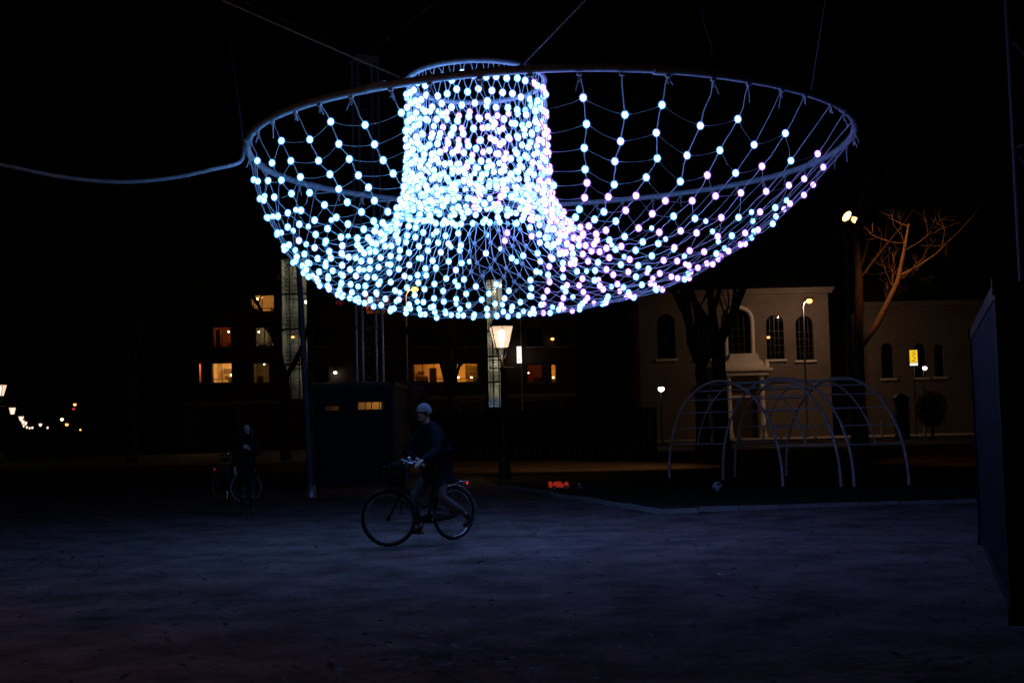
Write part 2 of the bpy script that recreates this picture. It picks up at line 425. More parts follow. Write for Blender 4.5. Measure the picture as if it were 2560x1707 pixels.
for j, (p, kd) in enumerate(bl):
    if j < 300: link('bulb', bulb_mesh[kd], net, L(p))
    else: bulb_geo(rest, kd, L(p), MI[kd])
tag(rest.build('bulb_cluster', ALLM, net), kind='stuff')

# ------------------------------------------------------------------ masts, cabin, container and cables
def truss_mesh(parent, h, w, n, m='galv', base=0):
    hw = w / 2
    for x, y in ((-hw, -hw), (hw, -hw), (hw, hw), (-hw, hw)):
        MB().tube([(x, y, base), (x, y, base + h)], .04, 8).build('chord', m, parent)
    st = h / n
    cs = [(-hw, -hw), (hw, -hw), (hw, hw), (-hw, hw)]
    for k in range(n):
        for q in range(4):
            a, b_ = cs[q], cs[(q + 1) % 4]; z0, z1 = base + k * st, base + (k + 1) * st
            if (k + q) % 2: a, b_ = b_, a
            if k % 2 == 0 or q % 2 == 0: MB().tube([(a[0], a[1], z0 + .03), (b_[0], b_[1], z1 - .03)], .007, 5).build('brace', m, parent)
        if k % 3 == 0:
            for q in range(4): MB().tube([(*cs[q], base + k * st + .02), (*cs[(q + 1) % 4], base + k * st + .02)], .014, 5).build('cross_bar', m, parent)
    MB().box((0, 0, base + h + .02), (w + .12, w + .12, .05)).build('head_plate', m, parent)
    MB().box((0, 0, base + .012), (w + .2, w + .2, .024)).build('base_plate', m, parent)
    return parent
# site cabin with a slit of lit window, a truss mast on its roof
cg = G(886, 1212); CY = cg.y
cabin = thing('site_cabin', 'dark ribbed site cabin with a low lit window slit under the truss mast', 'cabin', (cg.x, CY, 0))
cw_, ch_, cd_ = 2.25, 2.72, 5.0
def rect_on(px0, px1, py0, py1, Y):
    c = P((px0 + px1) / 2, (py0 + py1) / 2, Y); w = (px1 - px0) / F_PX * Y; h = (py1 - py0) / F_PX * Y; return c.x, c.z, w, h
wx, wz, ww, wh = rect_on(895, 962, 1005, 1023, CY); wx2, wz2, ww2, wh2 = rect_on(813, 850, 1015, 1026, CY)
ops = [(wx - cg.x - ww / 2, wx - cg.x + ww / 2, wz - wh / 2, wz + wh / 2), (wx2 - cg.x - ww2 / 2, wx2 - cg.x + ww2 / 2, wz2 - wh2 / 2, wz2 + wh2 / 2)]
def wall_cells(b, x0, x1, z0, z1, ops, y, depth=0, mi=0, mj=None):
    xs = sorted({x0, x1, *[v for o in ops for v in o[:2]]}); zs = sorted({z0, z1, *[v for o in ops for v in o[2:4]]})
    for i in range(len(xs) - 1):
        for j in range(len(zs) - 1):
            cx, cz = (xs[i] + xs[i + 1]) / 2, (zs[j] + zs[j + 1]) / 2
            if any(o[0] < cx < o[1] and o[2] < cz < o[3] for o in ops): continue
            b.quad((xs[i], y, zs[j]), (xs[i + 1], y, zs[j]), (xs[i + 1], y, zs[j + 1]), (xs[i], y, zs[j + 1]), mi)
    if depth:
        mj = mi if mj is None else mj
        for a, c, e, f in [o[:4] for o in ops]:
            y2 = y + depth
            b.quad((a, y, e), (a, y, f), (a, y2, f), (a, y2, e), mj); b.quad((c, y, f), (c, y, e), (c, y2, e), (c, y2, f), mj)
            b.quad((a, y, f), (c, y, f), (c, y2, f), (a, y2, f), mj); b.quad((c, y, e), (a, y, e), (a, y2, e), (c, y2, e), mj)
b = MB(); wall_cells(b, -cw_ / 2, cw_ / 2, .1, ch_, ops, 0, .08); b.build('front_wall', 'cabin_paint', cabin)
for x in (-cw_ / 2 - .02, cw_ / 2 + .02): MB().box((x, cd_ / 2, ch_ / 2 + .05), (.04, cd_, ch_ - .1)).build('side_wall', 'cabin_paint', cabin)
MB().box((0, cd_ + .02, ch_ / 2 + .05), (cw_, .04, ch_ - .1)).build('rear_wall', 'cabin_paint', cabin)
MB().box((0, cd_ / 2, ch_ + .05), (cw_ + .16, cd_ + .16, .1)).build('roof', 'dark_paint', cabin)
MB().box((0, cd_ / 2, .05), (cw_ - .1, cd_ - .1, .1)).build('floor', 'dark_paint', cabin)
rib = MB(); rib.box((0, 0, 0), (cw_ - .1, .035, .06)); rme = rib.mesh('rib', 'cabin_paint')
for z in (.3, .62, .94, 1.26, 1.58, 2.36, 2.58): link('rib', rme, cabin, (0, -.018, z))
for x in (-cw_ / 2, cw_ / 2): MB().box((x, -.012, ch_ / 2), (.1, .1, ch_)).build('corner_post', 'dark_paint', cabin)
for k, (a, c, e, f) in enumerate(ops):
    wn_ = MB().box(((a + c) / 2, .05, (e + f) / 2), (c - a, .006, f - e)).build('window', 'pane_glass', cabin)
    for t in ((.27, .5, .8) if k == 0 else (.2, .45)): MB().box((a + (c - a) * t, .03, (e + f) / 2), (.022, .03, f - e)).build('glazing_bar', 'window_frame', wn_)
    cu = MB(); n = 8; pts = [(a + (c - a) * (.84 + .16 * q / n), .2 + .02 * math.sin(q * 2.1)) for q in range(n + 1)]
    for p_, q_ in zip(pts, pts[1:]): cu.quad((p_[0], p_[1], e - .2), (q_[0], q_[1], e - .2), (q_[0], q_[1], f + .1), (p_[0], p_[1], f + .1))
    cu.build('curtain', 'curtain', wn_)
MB().box((0, 1.1, ch_ / 2 + .05), (cw_, .04, ch_ - .12)).build('partition', 'wall_cream', cabin)
MB().ball((wx - cg.x - .1, .5, ch_ - .2), .04, 8, 5).build('ceiling_bulb', 'warm_bulb', cabin)
point_light('cabin_light', cabin, (wx - cg.x + .05, .55, wz + .3), 9, (1, .42, .1), .05)
ta = P(925, 940, CY + .6)
mast_a = thing('truss_mast', 'tall silver truss mast rising from the cabin roof behind the net', 'mast', (ta.x, ta.y, ch_ + .1), R(24))
truss_mesh(mast_a, 9.3, .59, 18)
A_TOP = Vector((ta.x, ta.y, ch_ + 9.5))
# blue container at the right edge with another mast
cn = Vector((3.6, 9.3, 0)); cdir = Vector((.313, .95, 0)).normalized(); cang = math.atan2(cdir.y, cdir.x)
cont = thing('shipping_container', 'dark blue corrugated container standing at the right edge of the square', 'container', cn, cang)
Lc, Wc, Hc = 6.06, 2.44, 2.55      # local x along the side, local -y away to the right
def corrugated(b, p0, ux, length, z0, z1, outn, n, d=.035):
    pts = []
    for k in range(n):
        for t, o in ((0, 0), (.3, 0), (.5, 1), (.8, 1)): pts.append(p0 + ux * (length * (k + t) / n) + outn * (-d * o))
    pts.append(p0 + ux * length)
    for a, c in zip(pts, pts[1:]): b.quad((a.x, a.y, z0), (c.x, c.y, z0), (c.x, c.y, z1), (a.x, a.y, z1))
X, Yv = Vector((1, 0, 0)), Vector((0, 1, 0))
for nm, p0, ux, ln, on, n in (('side_panel', Vector((.1, -.02, 0)), X, Lc - .2, Yv, 20), ('side_panel', Vector((.1, -Wc + .02, 0)), X, Lc - .2, -Yv, 20), ('end_panel', Vector((.02, -Wc + .1, 0)), Yv, Wc - .2, -X, 8), ('end_panel', Vector((Lc - .02, -Wc + .1, 0)), Yv, Wc - .2, X, 8)):
    b = MB(); corrugated(b, p0, ux, ln, .2, Hc - .1, on, n); b.build(nm, 'container_paint', cont)
for x in (.06, Lc - .06):
    for y in (-.06, -Wc + .06):
        pst = MB().box((x, y, Hc / 2), (.12, .12, Hc)).build('corner_post', 'container_paint', cont)
        for z in (.06, Hc - .055): MB().box((x, y, z), (.15, .15, .12)).build('corner_casting', 'container_paint', pst)
for y in (-.05, -Wc + .05):
    for z in (.12, Hc - .06): MB().box((Lc / 2, y, z), (Lc - .24, .08, .12)).build('side_rail', 'container_paint', cont)
MB().box((Lc / 2, -Wc / 2, Hc - .05), (Lc - .1, Wc - .2, .05)).build('roof', 'container_paint', cont)
MB().box((Lc / 2, -Wc / 2, .16), (Lc - .1, Wc - .2, .06)).build('floor', 'dark_paint', cont)
tb = Vector((5.95, 13.4, Hc - .02))
mast_b = thing('truss_mast', 'silver truss mast standing on the blue container at the right edge', 'mast', tb, R(8), )
truss_mesh(mast_b, 8.9, .62, 14, 'dark_galv')
B_TOP = tb + Vector((0, 0, 8.7))
mast_c = thing('truss_mast', 'silver truss mast beyond the left picture edge, holding the slack cable', 'mast', (-10.8, 15.6, 0), R(30))
truss_mesh(mast_c, 10.6, .62, 18); C_TOP = Vector((-10.8, 15.6, 10.7))
def cable(name, a, b_, sag, r, label, cat='cable', m='galv', n=24, wig=0):
    pts = []
    for j in range(n + 1):
        t = j / n; p = a.lerp(b_, t); p.z -= sag * 4 * t * (1 - t)
        if 0 < j < n and wig: p += Vector((math.sin(j * 1.3) * wig, 0, math.cos(j * 1.7) * wig))
        pts.append(p - a)
    return tag(MB().tube(pts, r, 6).build(name, m, None, a), label, cat)
def rim_at(px, near=True):
    best = None
    for i in range(1440):
        a = 2 * math.pi * i / 1440; p = RC + RR * Vector((math.sin(a), -math.cos(a), 0)) + Vector((0, 0, .04))
        if (math.cos(a) > 0) != near: continue
        d = abs(to_px(p)[0] - px)
        if best is None or d < best[0]: best = (d, p)
    return best[1]
left_rim = RC + Vector((-RR - .04, -.9, 0)); left_rim = RC + Vector((-math.sqrt(RR**2 - .9**2) - .05, -.9, 0))
cable('support_cable', rim_at(1010), C_TOP, .1, .014, 'thin straight cable from the net ring up to the top left')
cable('support_cable', rim_at(1300), B_TOP, .0, .018, 'straight cable slanting up right from the net ring above the neck')
cable('support_cable', rim_at(2028), A_TOP.lerp(B_TOP, .9), 0, .007, 'thin near-vertical wire above the right end of the net ring')
cable('support_cable', left_rim, A_TOP.lerp(C_TOP, .36) + Vector((0, 0, .0)), -.1, .01, 'thin wire rising steeply to the upper left from the ring end')
cable('span_wire', A_TOP, C_TOP, .0, .008, 'high span wire between the truss mast and the upper left')
cable('span_wire', A_TOP, B_TOP, .0, .008, 'high span wire from the truss mast overhead to the right')
# black power cable drooping in from the left
pw = [P(-60, 392, 17.2), P(60, 424, 17.3), P(180, 446, 17.4), P(310, 455, 17.5), P(430, 445, 17.6), P(530, 424, 17.7), P(600, 405, 17.85), left_rim]
pw = [Vector((-10.8, 15.6, 7.4)), Vector((-8.6, 16.6, 5.95))] + pw
sm = []
for i in range(len(pw) - 1):
    p0, p1, p2, p3 = pw[max(0, i - 1)], pw[i], pw[i + 1], pw[min(len(pw) - 1, i + 2)]
    for q in range(5):
        t = q / 5; sm.append(.5 * ((2 * p1) + (p2 - p0) * t + (2 * p0 - 5 * p1 + 4 * p2 - p3) * t * t + (3 * p1 - p0 - 3 * p2 + p3) * t ** 3))
sm.append(pw[-1])
tag(MB().tube([p - pw[-1] for p in sm], .028, 7).build('power_cable', 'ring_tube', None, pw[-1]), 'thick drooping cable running from the left picture edge to the net ring', 'cable')
hp = rim_at(1752); hq = A_TOP.lerp(B_TOP, .8)
cable('power_cable', hp, hq, .0, .02, 'loosely hanging cable above the right half of the net ring', m='dark_paint', wig=.12)
# the leaning pole
lp = G(779, 1245); lt = P(741, 560, lp.y + .2)
pole = thing('leaning_pole', 'slim pole leaning slightly left beside the cabin', 'pole', lp)
MB().tube([(0, 0, 0), (lt - lp) * .55, lt - lp], [.075, .068, .06], 12).build('shaft', 'pole_paint', pole)
MB().lathe([(.13, 0), (.13, .06), (.095, .12), (.09, .3)], 12).build('foot_sleeve', 'galv', pole)
MB().lathe([(.07, 0), (.075, .03), (.02, .06)], 12, c=lt - lp).build('cap', 'galv', pole)

# ------------------------------------------------------------------ street lamps
def lantern_proto():
    root = thing('lantern', 'x', 'street lamp', (0, 0, 0), 0, 'old crown lanterns')
    b = MB(); b.lathe([(.24, 0), (.24, .12), (.19, .2), (.17, .7), (.12, .82), (.085, .95), (.075, 1.6), (.06, 3.3), (.075, 3.34), (.075, 3.4), (.05, 3.45), (.045, 3.8)], 12); b.build('post', 'black_steel', root)
    b = MB(); b.tube([(-.35, 0, 3.42), (.35, 0, 3.42)], .022, 8); b.ball((-.36, 0, 3.42), .035); b.ball((.36, 0, 3.42), .035); b.build('ladder_bar', 'black_steel', root)
    for s in range(4):
        a = s * math.pi / 2 + math.pi / 4; pts = []
        for t in np.linspace(0, 1, 9): pts.append((math.cos(a) * (.05 + .14 * math.sin(t * math.pi * .5) + .05 * math.sin(t * math.pi)), math.sin(a) * (.05 + .14 * math.sin(t * math.pi * .5) + .05 * math.sin(t * math.pi)), 3.62 + .4 * t))
        MB().tube(pts, .016, 6).build('scroll_bracket', 'black_steel', root)
    z0, z1, w0, w1 = 4.02, 4.7, .19, .34
    for s in range(4):
        a = s * math.pi / 2; rt = Matrix.Rotation(a, 3, 'Z')
        pts = [rt @ Vector(v) for v in ((-w0, -w0, z0), (w0, -w0, z0), (w1, -w1, z1), (-w1, -w1, z1))]
        pn = MB().quad(*pts).build('pane', 'lantern_pane', root)
        MB().tube([pts[1], pts[2]], .018, 5).build('corner_bar', 'black_steel', root)
        MB().tube([pts[0], pts[1]], .018, 5).build('rail', 'black_steel', root); MB().tube([pts[2], pts[3]], .022, 5).build('rail', 'black_steel', root)
        m0, m1 = (pts[0] + pts[1]) / 2, (pts[2] + pts[3]) / 2; MB().tube([m0 * 1.0, m1], .007, 4).build('glazing_bar', 'black_steel', pn)
    b = MB(); b.lathe([(.5, 4.71), (.46, 4.76), (.3, 4.95), (.22, 5.0), (.2, 5.12), (.1, 5.2), (.04, 5.24), (.035, 5.36), (.005, 5.42)], 4, ph=math.pi / 4, smooth=False); b.build('crown_roof', 'black_steel', root)
    b = MB(); b.lathe([(.05, 4.04), (.06, 4.2), (.09, 4.3), (.1, 4.5), (.05, 4.6)], 10); b.build('lamp', 'lantern_core', root)
    b = MB(); b.lathe([(.24, 4.6), (.2, 4.63), (.02, 4.66)], 10); b.build('reflector', 'frame_pale', root)
    return root
lan0 = lantern_proto()
def place_lantern(o, loc, rz, s, power, label, color=(1, .62, .36)):
    o.location = loc; o.rotation_euler = (0, 0, rz); o.scale = (s,) * 3; o['label'] = label
    if power: point_light('lantern_light', o, (0, 0, 4.35), power, color, .12)
lg = G(1262, 1197)
lant = [((lg.x, lg.y, 0), .12, .94, 'tall old lantern with glowing panes standing below the middle of the net', 150)]
for (px, py), Y, lab, pw_ in (((-2, 976), 76, 'lantern cut by the left picture edge, nearest of the lit street row', 60), ((31, 1027), 113, 'second lantern of the lit row on the far left street', 0),
        ((53, 1046), 178, 'third lantern of the row, above the bright cluster at far left', 0), ((57, 1055), 215, 'fourth lantern in the bright cluster at far left', 0), ((64, 1058), 250, 'fifth and brightest lantern in the far left cluster', 0),
        ((59, 1064), 300, 'low lantern at the left of the far left cluster', 0), ((67, 1068), 345, 'low lantern in the middle of the far left cluster', 0), ((74, 1070), 390, 'one of the low twin lanterns right of the far left cluster, left twin', 0),
        ((81, 1069), 372, 'right one of the low twin lanterns beside the far left cluster', 0), ((101, 1062), 280, 'single bright lantern right of the far left cluster', 0), ((119, 1069), 400, 'rightmost small lantern of the far left street row', 0)):
    p = P(px, py, Y); lant.append(((p.x, p.y, 0), random.uniform(0, .6), (p.z) / 4.36 if p.z > 2 else 1, lab, pw_))
lant.append(((-7.6, 7.2, 0), .3, .96, 'unseen lantern added left of the camera to warm the foreground', 620))  # out-of-view lantern put in to cast warm light on the near ground
for k, (loc, rz, s, lab, pw_) in enumerate(lant):
    o = copy_tree(lan0) if k else None
    if o is None: o = copy_tree(lan0)
    place_lantern(o, loc, rz, max(.8, min(1.35, s)), pw_, lab, (1, .38, .16) if k == len(lant) - 1 else (1, .62, .36))
def rm_tree(o):
    for c in list(o.children): rm_tree(c)
    bpy.data.objects.remove(o)
rm_tree(lan0)

def sodium_post(px, py, Y, label, arm=.9, power=200, side=1, colr=(1, .46, .16)):
    hd = P(px, py, Y); root = thing('street_light', label, 'street lamp', (hd.x - side * arm, Y, 0), 0, 'orange sodium street lights')
    h = hd.z
    pts = [(0, 0, 0), (0, 0, h * .6), (0, 0, h - .5)] + [(side * arm * (1 - math.cos(t)), 0, h - .5 + .55 * math.sin(t)) for t in (.4, .8, 1.2, 1.45)]
    MB().tube(pts, [.1, .085, .07, .06, .055, .05, .05], 10).build('post', 'galv', root)
    MB().ball((side * arm, 0, h + .14), (.34, .14, .08), 10, 6).build('housing', 'dark_paint', root)
    MB().ball((side * arm, 0, h - .04), (.22, .18, .18), 10, 6).build('lamp_bowl', 'sodium', root)
    point_light('sodium_light', root, (side * arm, 0, h - .25), power, colr, .15)
    return root
sodium_post(1037, 722, 78, 'orange street light on a tall post glowing through the lower net edge', arm=.6, power=200)
sodium_post(2023, 751, 92.0, 'orange street light on a tall post before the pale church front', arm=.5, power=430, colr=(1, .6, .38))

# ------------------------------------------------------------------ apartment block
BY = 100.0
def XZ(px, py, Y): p = P(px, py, Y); return p.x, p.z
LIT = {}
flat = thing('apartment_block', 'dark brick apartment block with scattered lit windows behind the square', 'building', (0, BY, 0))
bx0, bx1, bz1 = XZ(455, 700, BY)[0], XZ(1440, 900, BY)[0], 13.6
# window columns (px at the level of the lit rows) and storeys
stair1 = (XZ(704, 860, BY)[0], XZ(770, 860, BY)[0]); stair2 = (XZ(1217, 860, BY)[0], XZ(1260, 860, BY)[0])
def rect(px0, px1, py0, py1): x, z, w, h = rect_on(px0, px1, py0, py1, BY); return [x - w / 2, x + w / 2, z - h / 2, z + h / 2]
# (rect, wall colour, light power, lamp position fractions (x, height), list of furniture boxes (x0,x1,z0,z1,depth) in fractions)
lit = [
 (rect(623, 686, 736, 780), 'wall_cream', 26, (1, .55, .2), [(.2, .85), (.38, .95)], [(0, .3, 0, .3, .5), (.62, .95, 0, .4, .7)], 2),
 (rect(530, 578, 816, 868), 'wall_red', 9, (1, .42, .14), [(.68, .8)], [(0, .25, 0, .9, .3), (.5, 1, 0, .25, .6)], 2),
 (rect(636, 685, 817, 867), 'wall_grey', 11, (1, .78, .5), [(.06, .82)], [(.4, .6, 0, .8, .6), (.8, 1, 0, .6, .5), (0, .4, 0, .2, .4)], 2),
 (rect(528, 580, 906, 958), 'wall_cream', 60, (1, .66, .3), [(.78, .42), (.86, .42), (.93, .42)], [(.22, .7, .55, .78, .85), (.28, .42, .28, .42, .8), (.62, 1, 0, .3, .4)], 2),
 (rect(495, 504, 907, 958), 'wall_red', 22, (1, .5, .18), [], [], 0),
 (rect(632, 674, 906, 958), 'wall_grey', 4, (1, .5, .18), [(.5, .95)], [(.85, .92, .3, .8, .3), (0, .3, 0, .4, .5)], 0),
 (rect(896, 979, 737, 785), 'wall_red', 26, (1, .5, .16), [(.24, .68), (.05, .22)], [(.3, .6, 0, .5, .6), (.72, .84, 0, .7, .5)], 3),
 (rect(838, 860, 748, 764), 'wall_red', 3, (1, .4, .14), [], [], 0),
 (rect(1029, 1112, 908, 957), 'wall_cream', 34, (1, .48, .1), [(.95, .55)], [(.04, .42, 0, .42, .75), (.5, .72, 0, .8, .35), (.1, .3, .5, .68, .9)], 3),
 (rect(1139, 1196, 907, 956), 'wall_cream', 40, (1, .52, .08), [(.08, .3), (.66, .28)], [(.36, .52, .3, .95, .9), (.75, .95, 0, .3, .5), (.55, .9, .55, .9, .9)], 2),
 (rect(1317, 1357, 909, 955), 'wall_red', 3.5, (1, .36, .12), [(.12, .55)], [(.4, 1, 0, .3, .5)], 0),
 (rect(1377, 1391, 909, 956), 'wall_cream', 30, (1, .5, .1), [(.5, .3)], [(0, 1, 0, .22, .5)], 1),
]
floors = [(XZ(700, 758, BY)[1]), (XZ(700, 843, BY)[1]), (XZ(700, 932, BY)[1])]
dark_ops = []
for cpx, w in ((475, 40), (555, 48), (658, 52), (802, 40), (940, 80), (1070, 82), (1168, 56), (1337, 42), (1404, 40)):
    for fy in (757, 842, 932):
        r = rect(cpx - w / 2, cpx + w / 2, fy - 24, fy + 24)
        if any(not (r[1] < q[0][0] - .2 or r[0] > q[0][1] + .2 or r[3] < q[0][2] or r[2] > q[0][3]) for q in lit): continue
        dark_ops.append(r)
low_ops = []
for a, c in ((482, 590), (1150, 1200), (1310, 1400)):
    x0_, x1_ = XZ(a, 1040, BY)[0], XZ(c, 1040, BY)[0]; low_ops.append([x0_, x1_, .15, 3.4])
all_ops = [q[0] for q in lit] + dark_ops + low_ops
segs = [(bx0, stair1[0] - .12), (stair1[1] + .12, stair2[0] - .12), (stair2[1] + .12, bx1)]
for sx0, sx1 in segs:
    b = MB(); wall_cells(b, sx0, sx1, 0, bz1, [o for o in all_ops if o[0] > sx0 and o[1] < sx1], 0, .3); b.build('wall', 'brick', flat)
    MB().box(((sx0 + sx1) / 2, 6, bz1 + .2), (sx1 - sx0, 12.8, .4)).build('roof', 'roof_tile', flat)
    MB().box(((sx0 + sx1) / 2, 12, bz1 / 2), (sx1 - sx0, .3, bz1)).build('rear_wall', 'brick', flat)
    for e_ in (sx0 + .15, sx1 - .15): MB().box((e_, 6.2, bz1 / 2 - .01), (.3, 11.2, bz1 - .02)).build('party_wall', 'brick', flat)
    MB().box(((sx0 + sx1) / 2, -.06, 3.85), (sx1 - sx0, .14, .3)).build('string_course', 'concrete', flat)
def window_parts(r, n, glassm, parent=flat, bar='window_frame'):
    a, c, e, f = r; b = MB(); t = .07
    b.box(((a + c) / 2, .16, e + t / 2), (c - a, .08, t)); b.box(((a + c) / 2, .16, f - t / 2), (c - a, .08, t)); b.box((a + t / 2, .16, (e + f) / 2), (t, .08, f - e - 2 * t)); b.box((c - t / 2, .16, (e + f) / 2), (t, .08, f - e - 2 * t))
    w = b.build('window', bar, parent)
    MB().quad((a + t, .17, e + t), (c - t, .17, e + t), (c - t, .17, f - t), (a + t, .17, f - t)).build('pane', glassm, w)
    for k in range(1, n): MB().box((a + (c - a) * k / n, .15, (e + f) / 2), (.06, .07, f - e - 2 * t)).build('mullion', bar, w)
    if n > 1: MB().box(((a + c) / 2, .146, e + (f - e) * .2), (c - a - 2 * t, .06, .05)).build('transom', bar, w)
    MB().box(((a + c) / 2, -.05, e - .05), (c - a + .15, .2, .07)).build('sill', 'concrete', w)
    return w
def room(r, wall, depth=3.4, parent=flat):
    a, c, e, f = r; a -= .35; c += .35; e0 = e - .55; f += .3; y0, y1 = .302, .3 + depth
    b = MB(); b.quad((a, y1, e0), (c, y1, e0), (c, y1, f), (a, y1, f)); b.quad((a, y0, e0), (a, y1, e0), (a, y1, f), (a, y0, f)); b.quad((c, y1, e0), (c, y0, e0), (c, y0, f), (c, y1, f))
    b.quad((a, y0, e0), (c, y0, e0), (c, y1, e0), (a, y1, e0)); b.quad((a, y0, f), (a, y1, f), (c, y1, f), (c, y0, f))
    return b.build('room', wall, parent), (a, c, e0, f)
for r, wallc, pw_, colr, lamps, furn, n in lit:
    window_parts(r, n or 1, 'pane_glass')
    rm, (a, c, e, f) = room(r, wallc)
    W_, H_ = r[1] - r[0], r[3] - r[2]
    for lx, lz in lamps: MB().ball((r[0] + W_ * lx, 1.3, r[2] + H_ * lz), .08 if pw_ > 5 else .06, 8, 6).build('lamp', 'warm_bulb', rm)
    point_light('room_light', rm, (r[0] + W_ * (.5 if not lamps else min(.8, max(.2, lamps[0][0]))), 1.7, r[3] - H_ * .12), pw_ * 2.2, (colr[0], colr[1] * .78, colr[2] * .5), .12)
    for x0_, x1_, z0_, z1_, d_ in furn:
        z0w = e + .02 if z0_ == 0 else r[2] + H_ * z0_
        zt_ = r[2] + H_ * z1_; MB().box((r[0] + W_ * (x0_ + x1_) / 2, .5 + 2.9 * d_, (z0w + zt_) / 2), (W_ * (x1_ - x0_), .35, zt_ - z0w)).build('furniture', 'furniture', rm)
    if n >= 2:
        for t0, t1 in ((-.02, .07), (.94, 1.03)):
            cu = MB(); q = 8; pts = [(r[0] + W_ * (t0 + (t1 - t0) * j / q), .42 + .05 * math.sin(j * 2)) for j in range(q + 1)]
            for p_, q_ in zip(pts, pts[1:]): cu.quad((p_[0], p_[1], e + .05), (q_[0], q_[1], e + .05), (q_[0], q_[1], f - .05), (p_[0], p_[1], f - .05))
            cu.build('curtain', 'curtain', rm)
for r in dark_ops:
    window_parts(r, 2, 'pane_dark'); room(r, 'dark_room', 1.2)
for k, r in enumerate(low_ops):
    a, c, e, f = r
    d = MB().box(((a + c) / 2, .2, (e + f) / 2), (c - a, .06, f - e)).build('garage_door', 'dark_paint', flat)
    for q in range(1, 6): MB().box(((a + c) / 2, .16, e + (f - e) * q / 6), (c - a - .1, .03, .06)).build('ridge', 'dark_paint', d)
    b = MB(); b.box((a - .12, -.04, (e + f) / 2 + .1), (.24, .12, f - e + .2)); b.box((c + .12, -.04, (e + f) / 2 + .1), (.24, .12, f - e + .2)); b.box(((a + c) / 2, -.045, f + .12), (c - a + .5, .13, .24)); b.build('door_surround', 'plaster', d)
# glazed stair towers of the block
def stair_tower(x0, x1, ztop, zbot, pw_, colr, nfl, label_, dim=1):
    st = thing('stair_tower', label_, 'stairwell', ((x0 + x1) / 2, BY, 0)); w = x1 - x0; D_ = 2.6
    b = MB(); b.box((0, D_, ztop / 2), (w, .12, ztop)); b.box((-w / 2 + .04, D_ / 2, ztop / 2), (.08, D_ - .14, ztop)); b.box((w / 2 - .04, D_ / 2, ztop / 2), (.08, D_ - .14, ztop)); b.build('shaft_wall', 'wall_grey', st)
    MB().box((0, D_ / 2, ztop + .11), (w + .3, D_ + .4, .22)).build('roof', 'roof_tile', st)
    MB().box((0, -.04, zbot / 2), (w, .1, zbot)).build('plinth', 'brick', st)
    fh = (ztop - zbot) / nfl
    for k in range(nfl):
        z0_ = zbot + k * fh
        MB().box((0, D_ * .72, z0_ + fh * .98), (w - .2, D_ * .5, .16)).build('landing', 'concrete', st)
        b = MB(); n = 8
        for q in range(n): b.box((-.15 * w + (.0), .5 + .16 * q, z0_ + .1 + fh * .9 * q / n), (w * .5, .26, .09))
        fl = b.build('stair_flight', 'concrete', st)
        MB().tube([(-.42 * w * .3, .45, z0_ + 1.0), (-.42 * w * .3, 1.8, z0_ + fh * .9 + .9)], .03, 5).build('handrail', 'black_steel', fl)
        ln = MB().box((w / 2 - .18, .35, z0_ + fh * .78), (.12, .3, .22)).build('lamp_or_glint', 'white_bulb', st)
        if pw_: point_light('stair_light', st, (w * .2, .8, z0_ + fh * .72), pw_ * (1.5 if k == nfl - 1 else (.45, .7, .8, .9, 1)[k]), colr, .15)
    for k in range(nfl):
        for q in range(3):
            MB().quad((-w / 2 + w * q / 3 + .02, 0, zbot + k * fh), (-w / 2 + w * (q + 1) / 3 - .02, 0, zbot + k * fh), (-w / 2 + w * (q + 1) / 3 - .02, 0, zbot + (k + 1) * fh), (-w / 2 + w * q / 3 + .02, 0, zbot + (k + 1) * fh)).build('pane', 'pane_glass', st)
        MB().box((0, -.03, zbot + k * fh), (w, .1, .12)).build('transom', 'window_frame', st)
    for q in range(4): MB().box((-w / 2 + w * q / 3, -.035, (ztop + zbot) / 2), (.09, .12, ztop - zbot)).build('mullion', 'window_frame', st)
    return st
stair_tower(stair1[0], stair1[1], XZ(737, 648, BY)[1], XZ(737, 1000, BY)[1], 17, (1, .86, .58), 4, 'tall glazed stair tower dimly lit grey among the left windows')
stair_tower(stair2[0], stair2[1], XZ(1238, 700, BY)[1], XZ(1238, 1020, BY)[1], 48, (1, .86, .6), 5, 'glazed stair tower with pale landings directly behind the big lantern')
# small lights on and before the block; two orange ones imitate lamp reflections
def lamp_or_glint(px, py, Y, m, r, label, bracket=.35, power=0, colr=(1, .6, .25), post=False):
    p = P(px, py, Y); root = thing('post_lamp' if post else 'lamp_or_glint', label, 'street lamp' if post else 'lamp', (p.x, p.y, 0) if post else p)
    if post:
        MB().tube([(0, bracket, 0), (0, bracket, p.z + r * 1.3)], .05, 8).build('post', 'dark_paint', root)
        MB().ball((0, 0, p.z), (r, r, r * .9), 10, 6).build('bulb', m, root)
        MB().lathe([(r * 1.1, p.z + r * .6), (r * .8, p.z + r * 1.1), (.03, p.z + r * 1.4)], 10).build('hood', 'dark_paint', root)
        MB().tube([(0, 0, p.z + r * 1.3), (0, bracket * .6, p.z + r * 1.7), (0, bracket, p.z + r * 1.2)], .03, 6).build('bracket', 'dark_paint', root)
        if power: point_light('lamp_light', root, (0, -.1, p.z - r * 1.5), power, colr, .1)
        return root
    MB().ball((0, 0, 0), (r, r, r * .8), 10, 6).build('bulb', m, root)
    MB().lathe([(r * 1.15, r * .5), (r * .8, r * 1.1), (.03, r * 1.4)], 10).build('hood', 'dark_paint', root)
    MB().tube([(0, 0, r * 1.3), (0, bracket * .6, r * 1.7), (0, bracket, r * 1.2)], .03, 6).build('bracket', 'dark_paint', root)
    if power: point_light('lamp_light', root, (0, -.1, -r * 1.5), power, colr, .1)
lamp_or_glint(732, 842, BY - .4, 'small_warm', .13, 'small orange glow imitating a lamp reflection before the left stair tower')
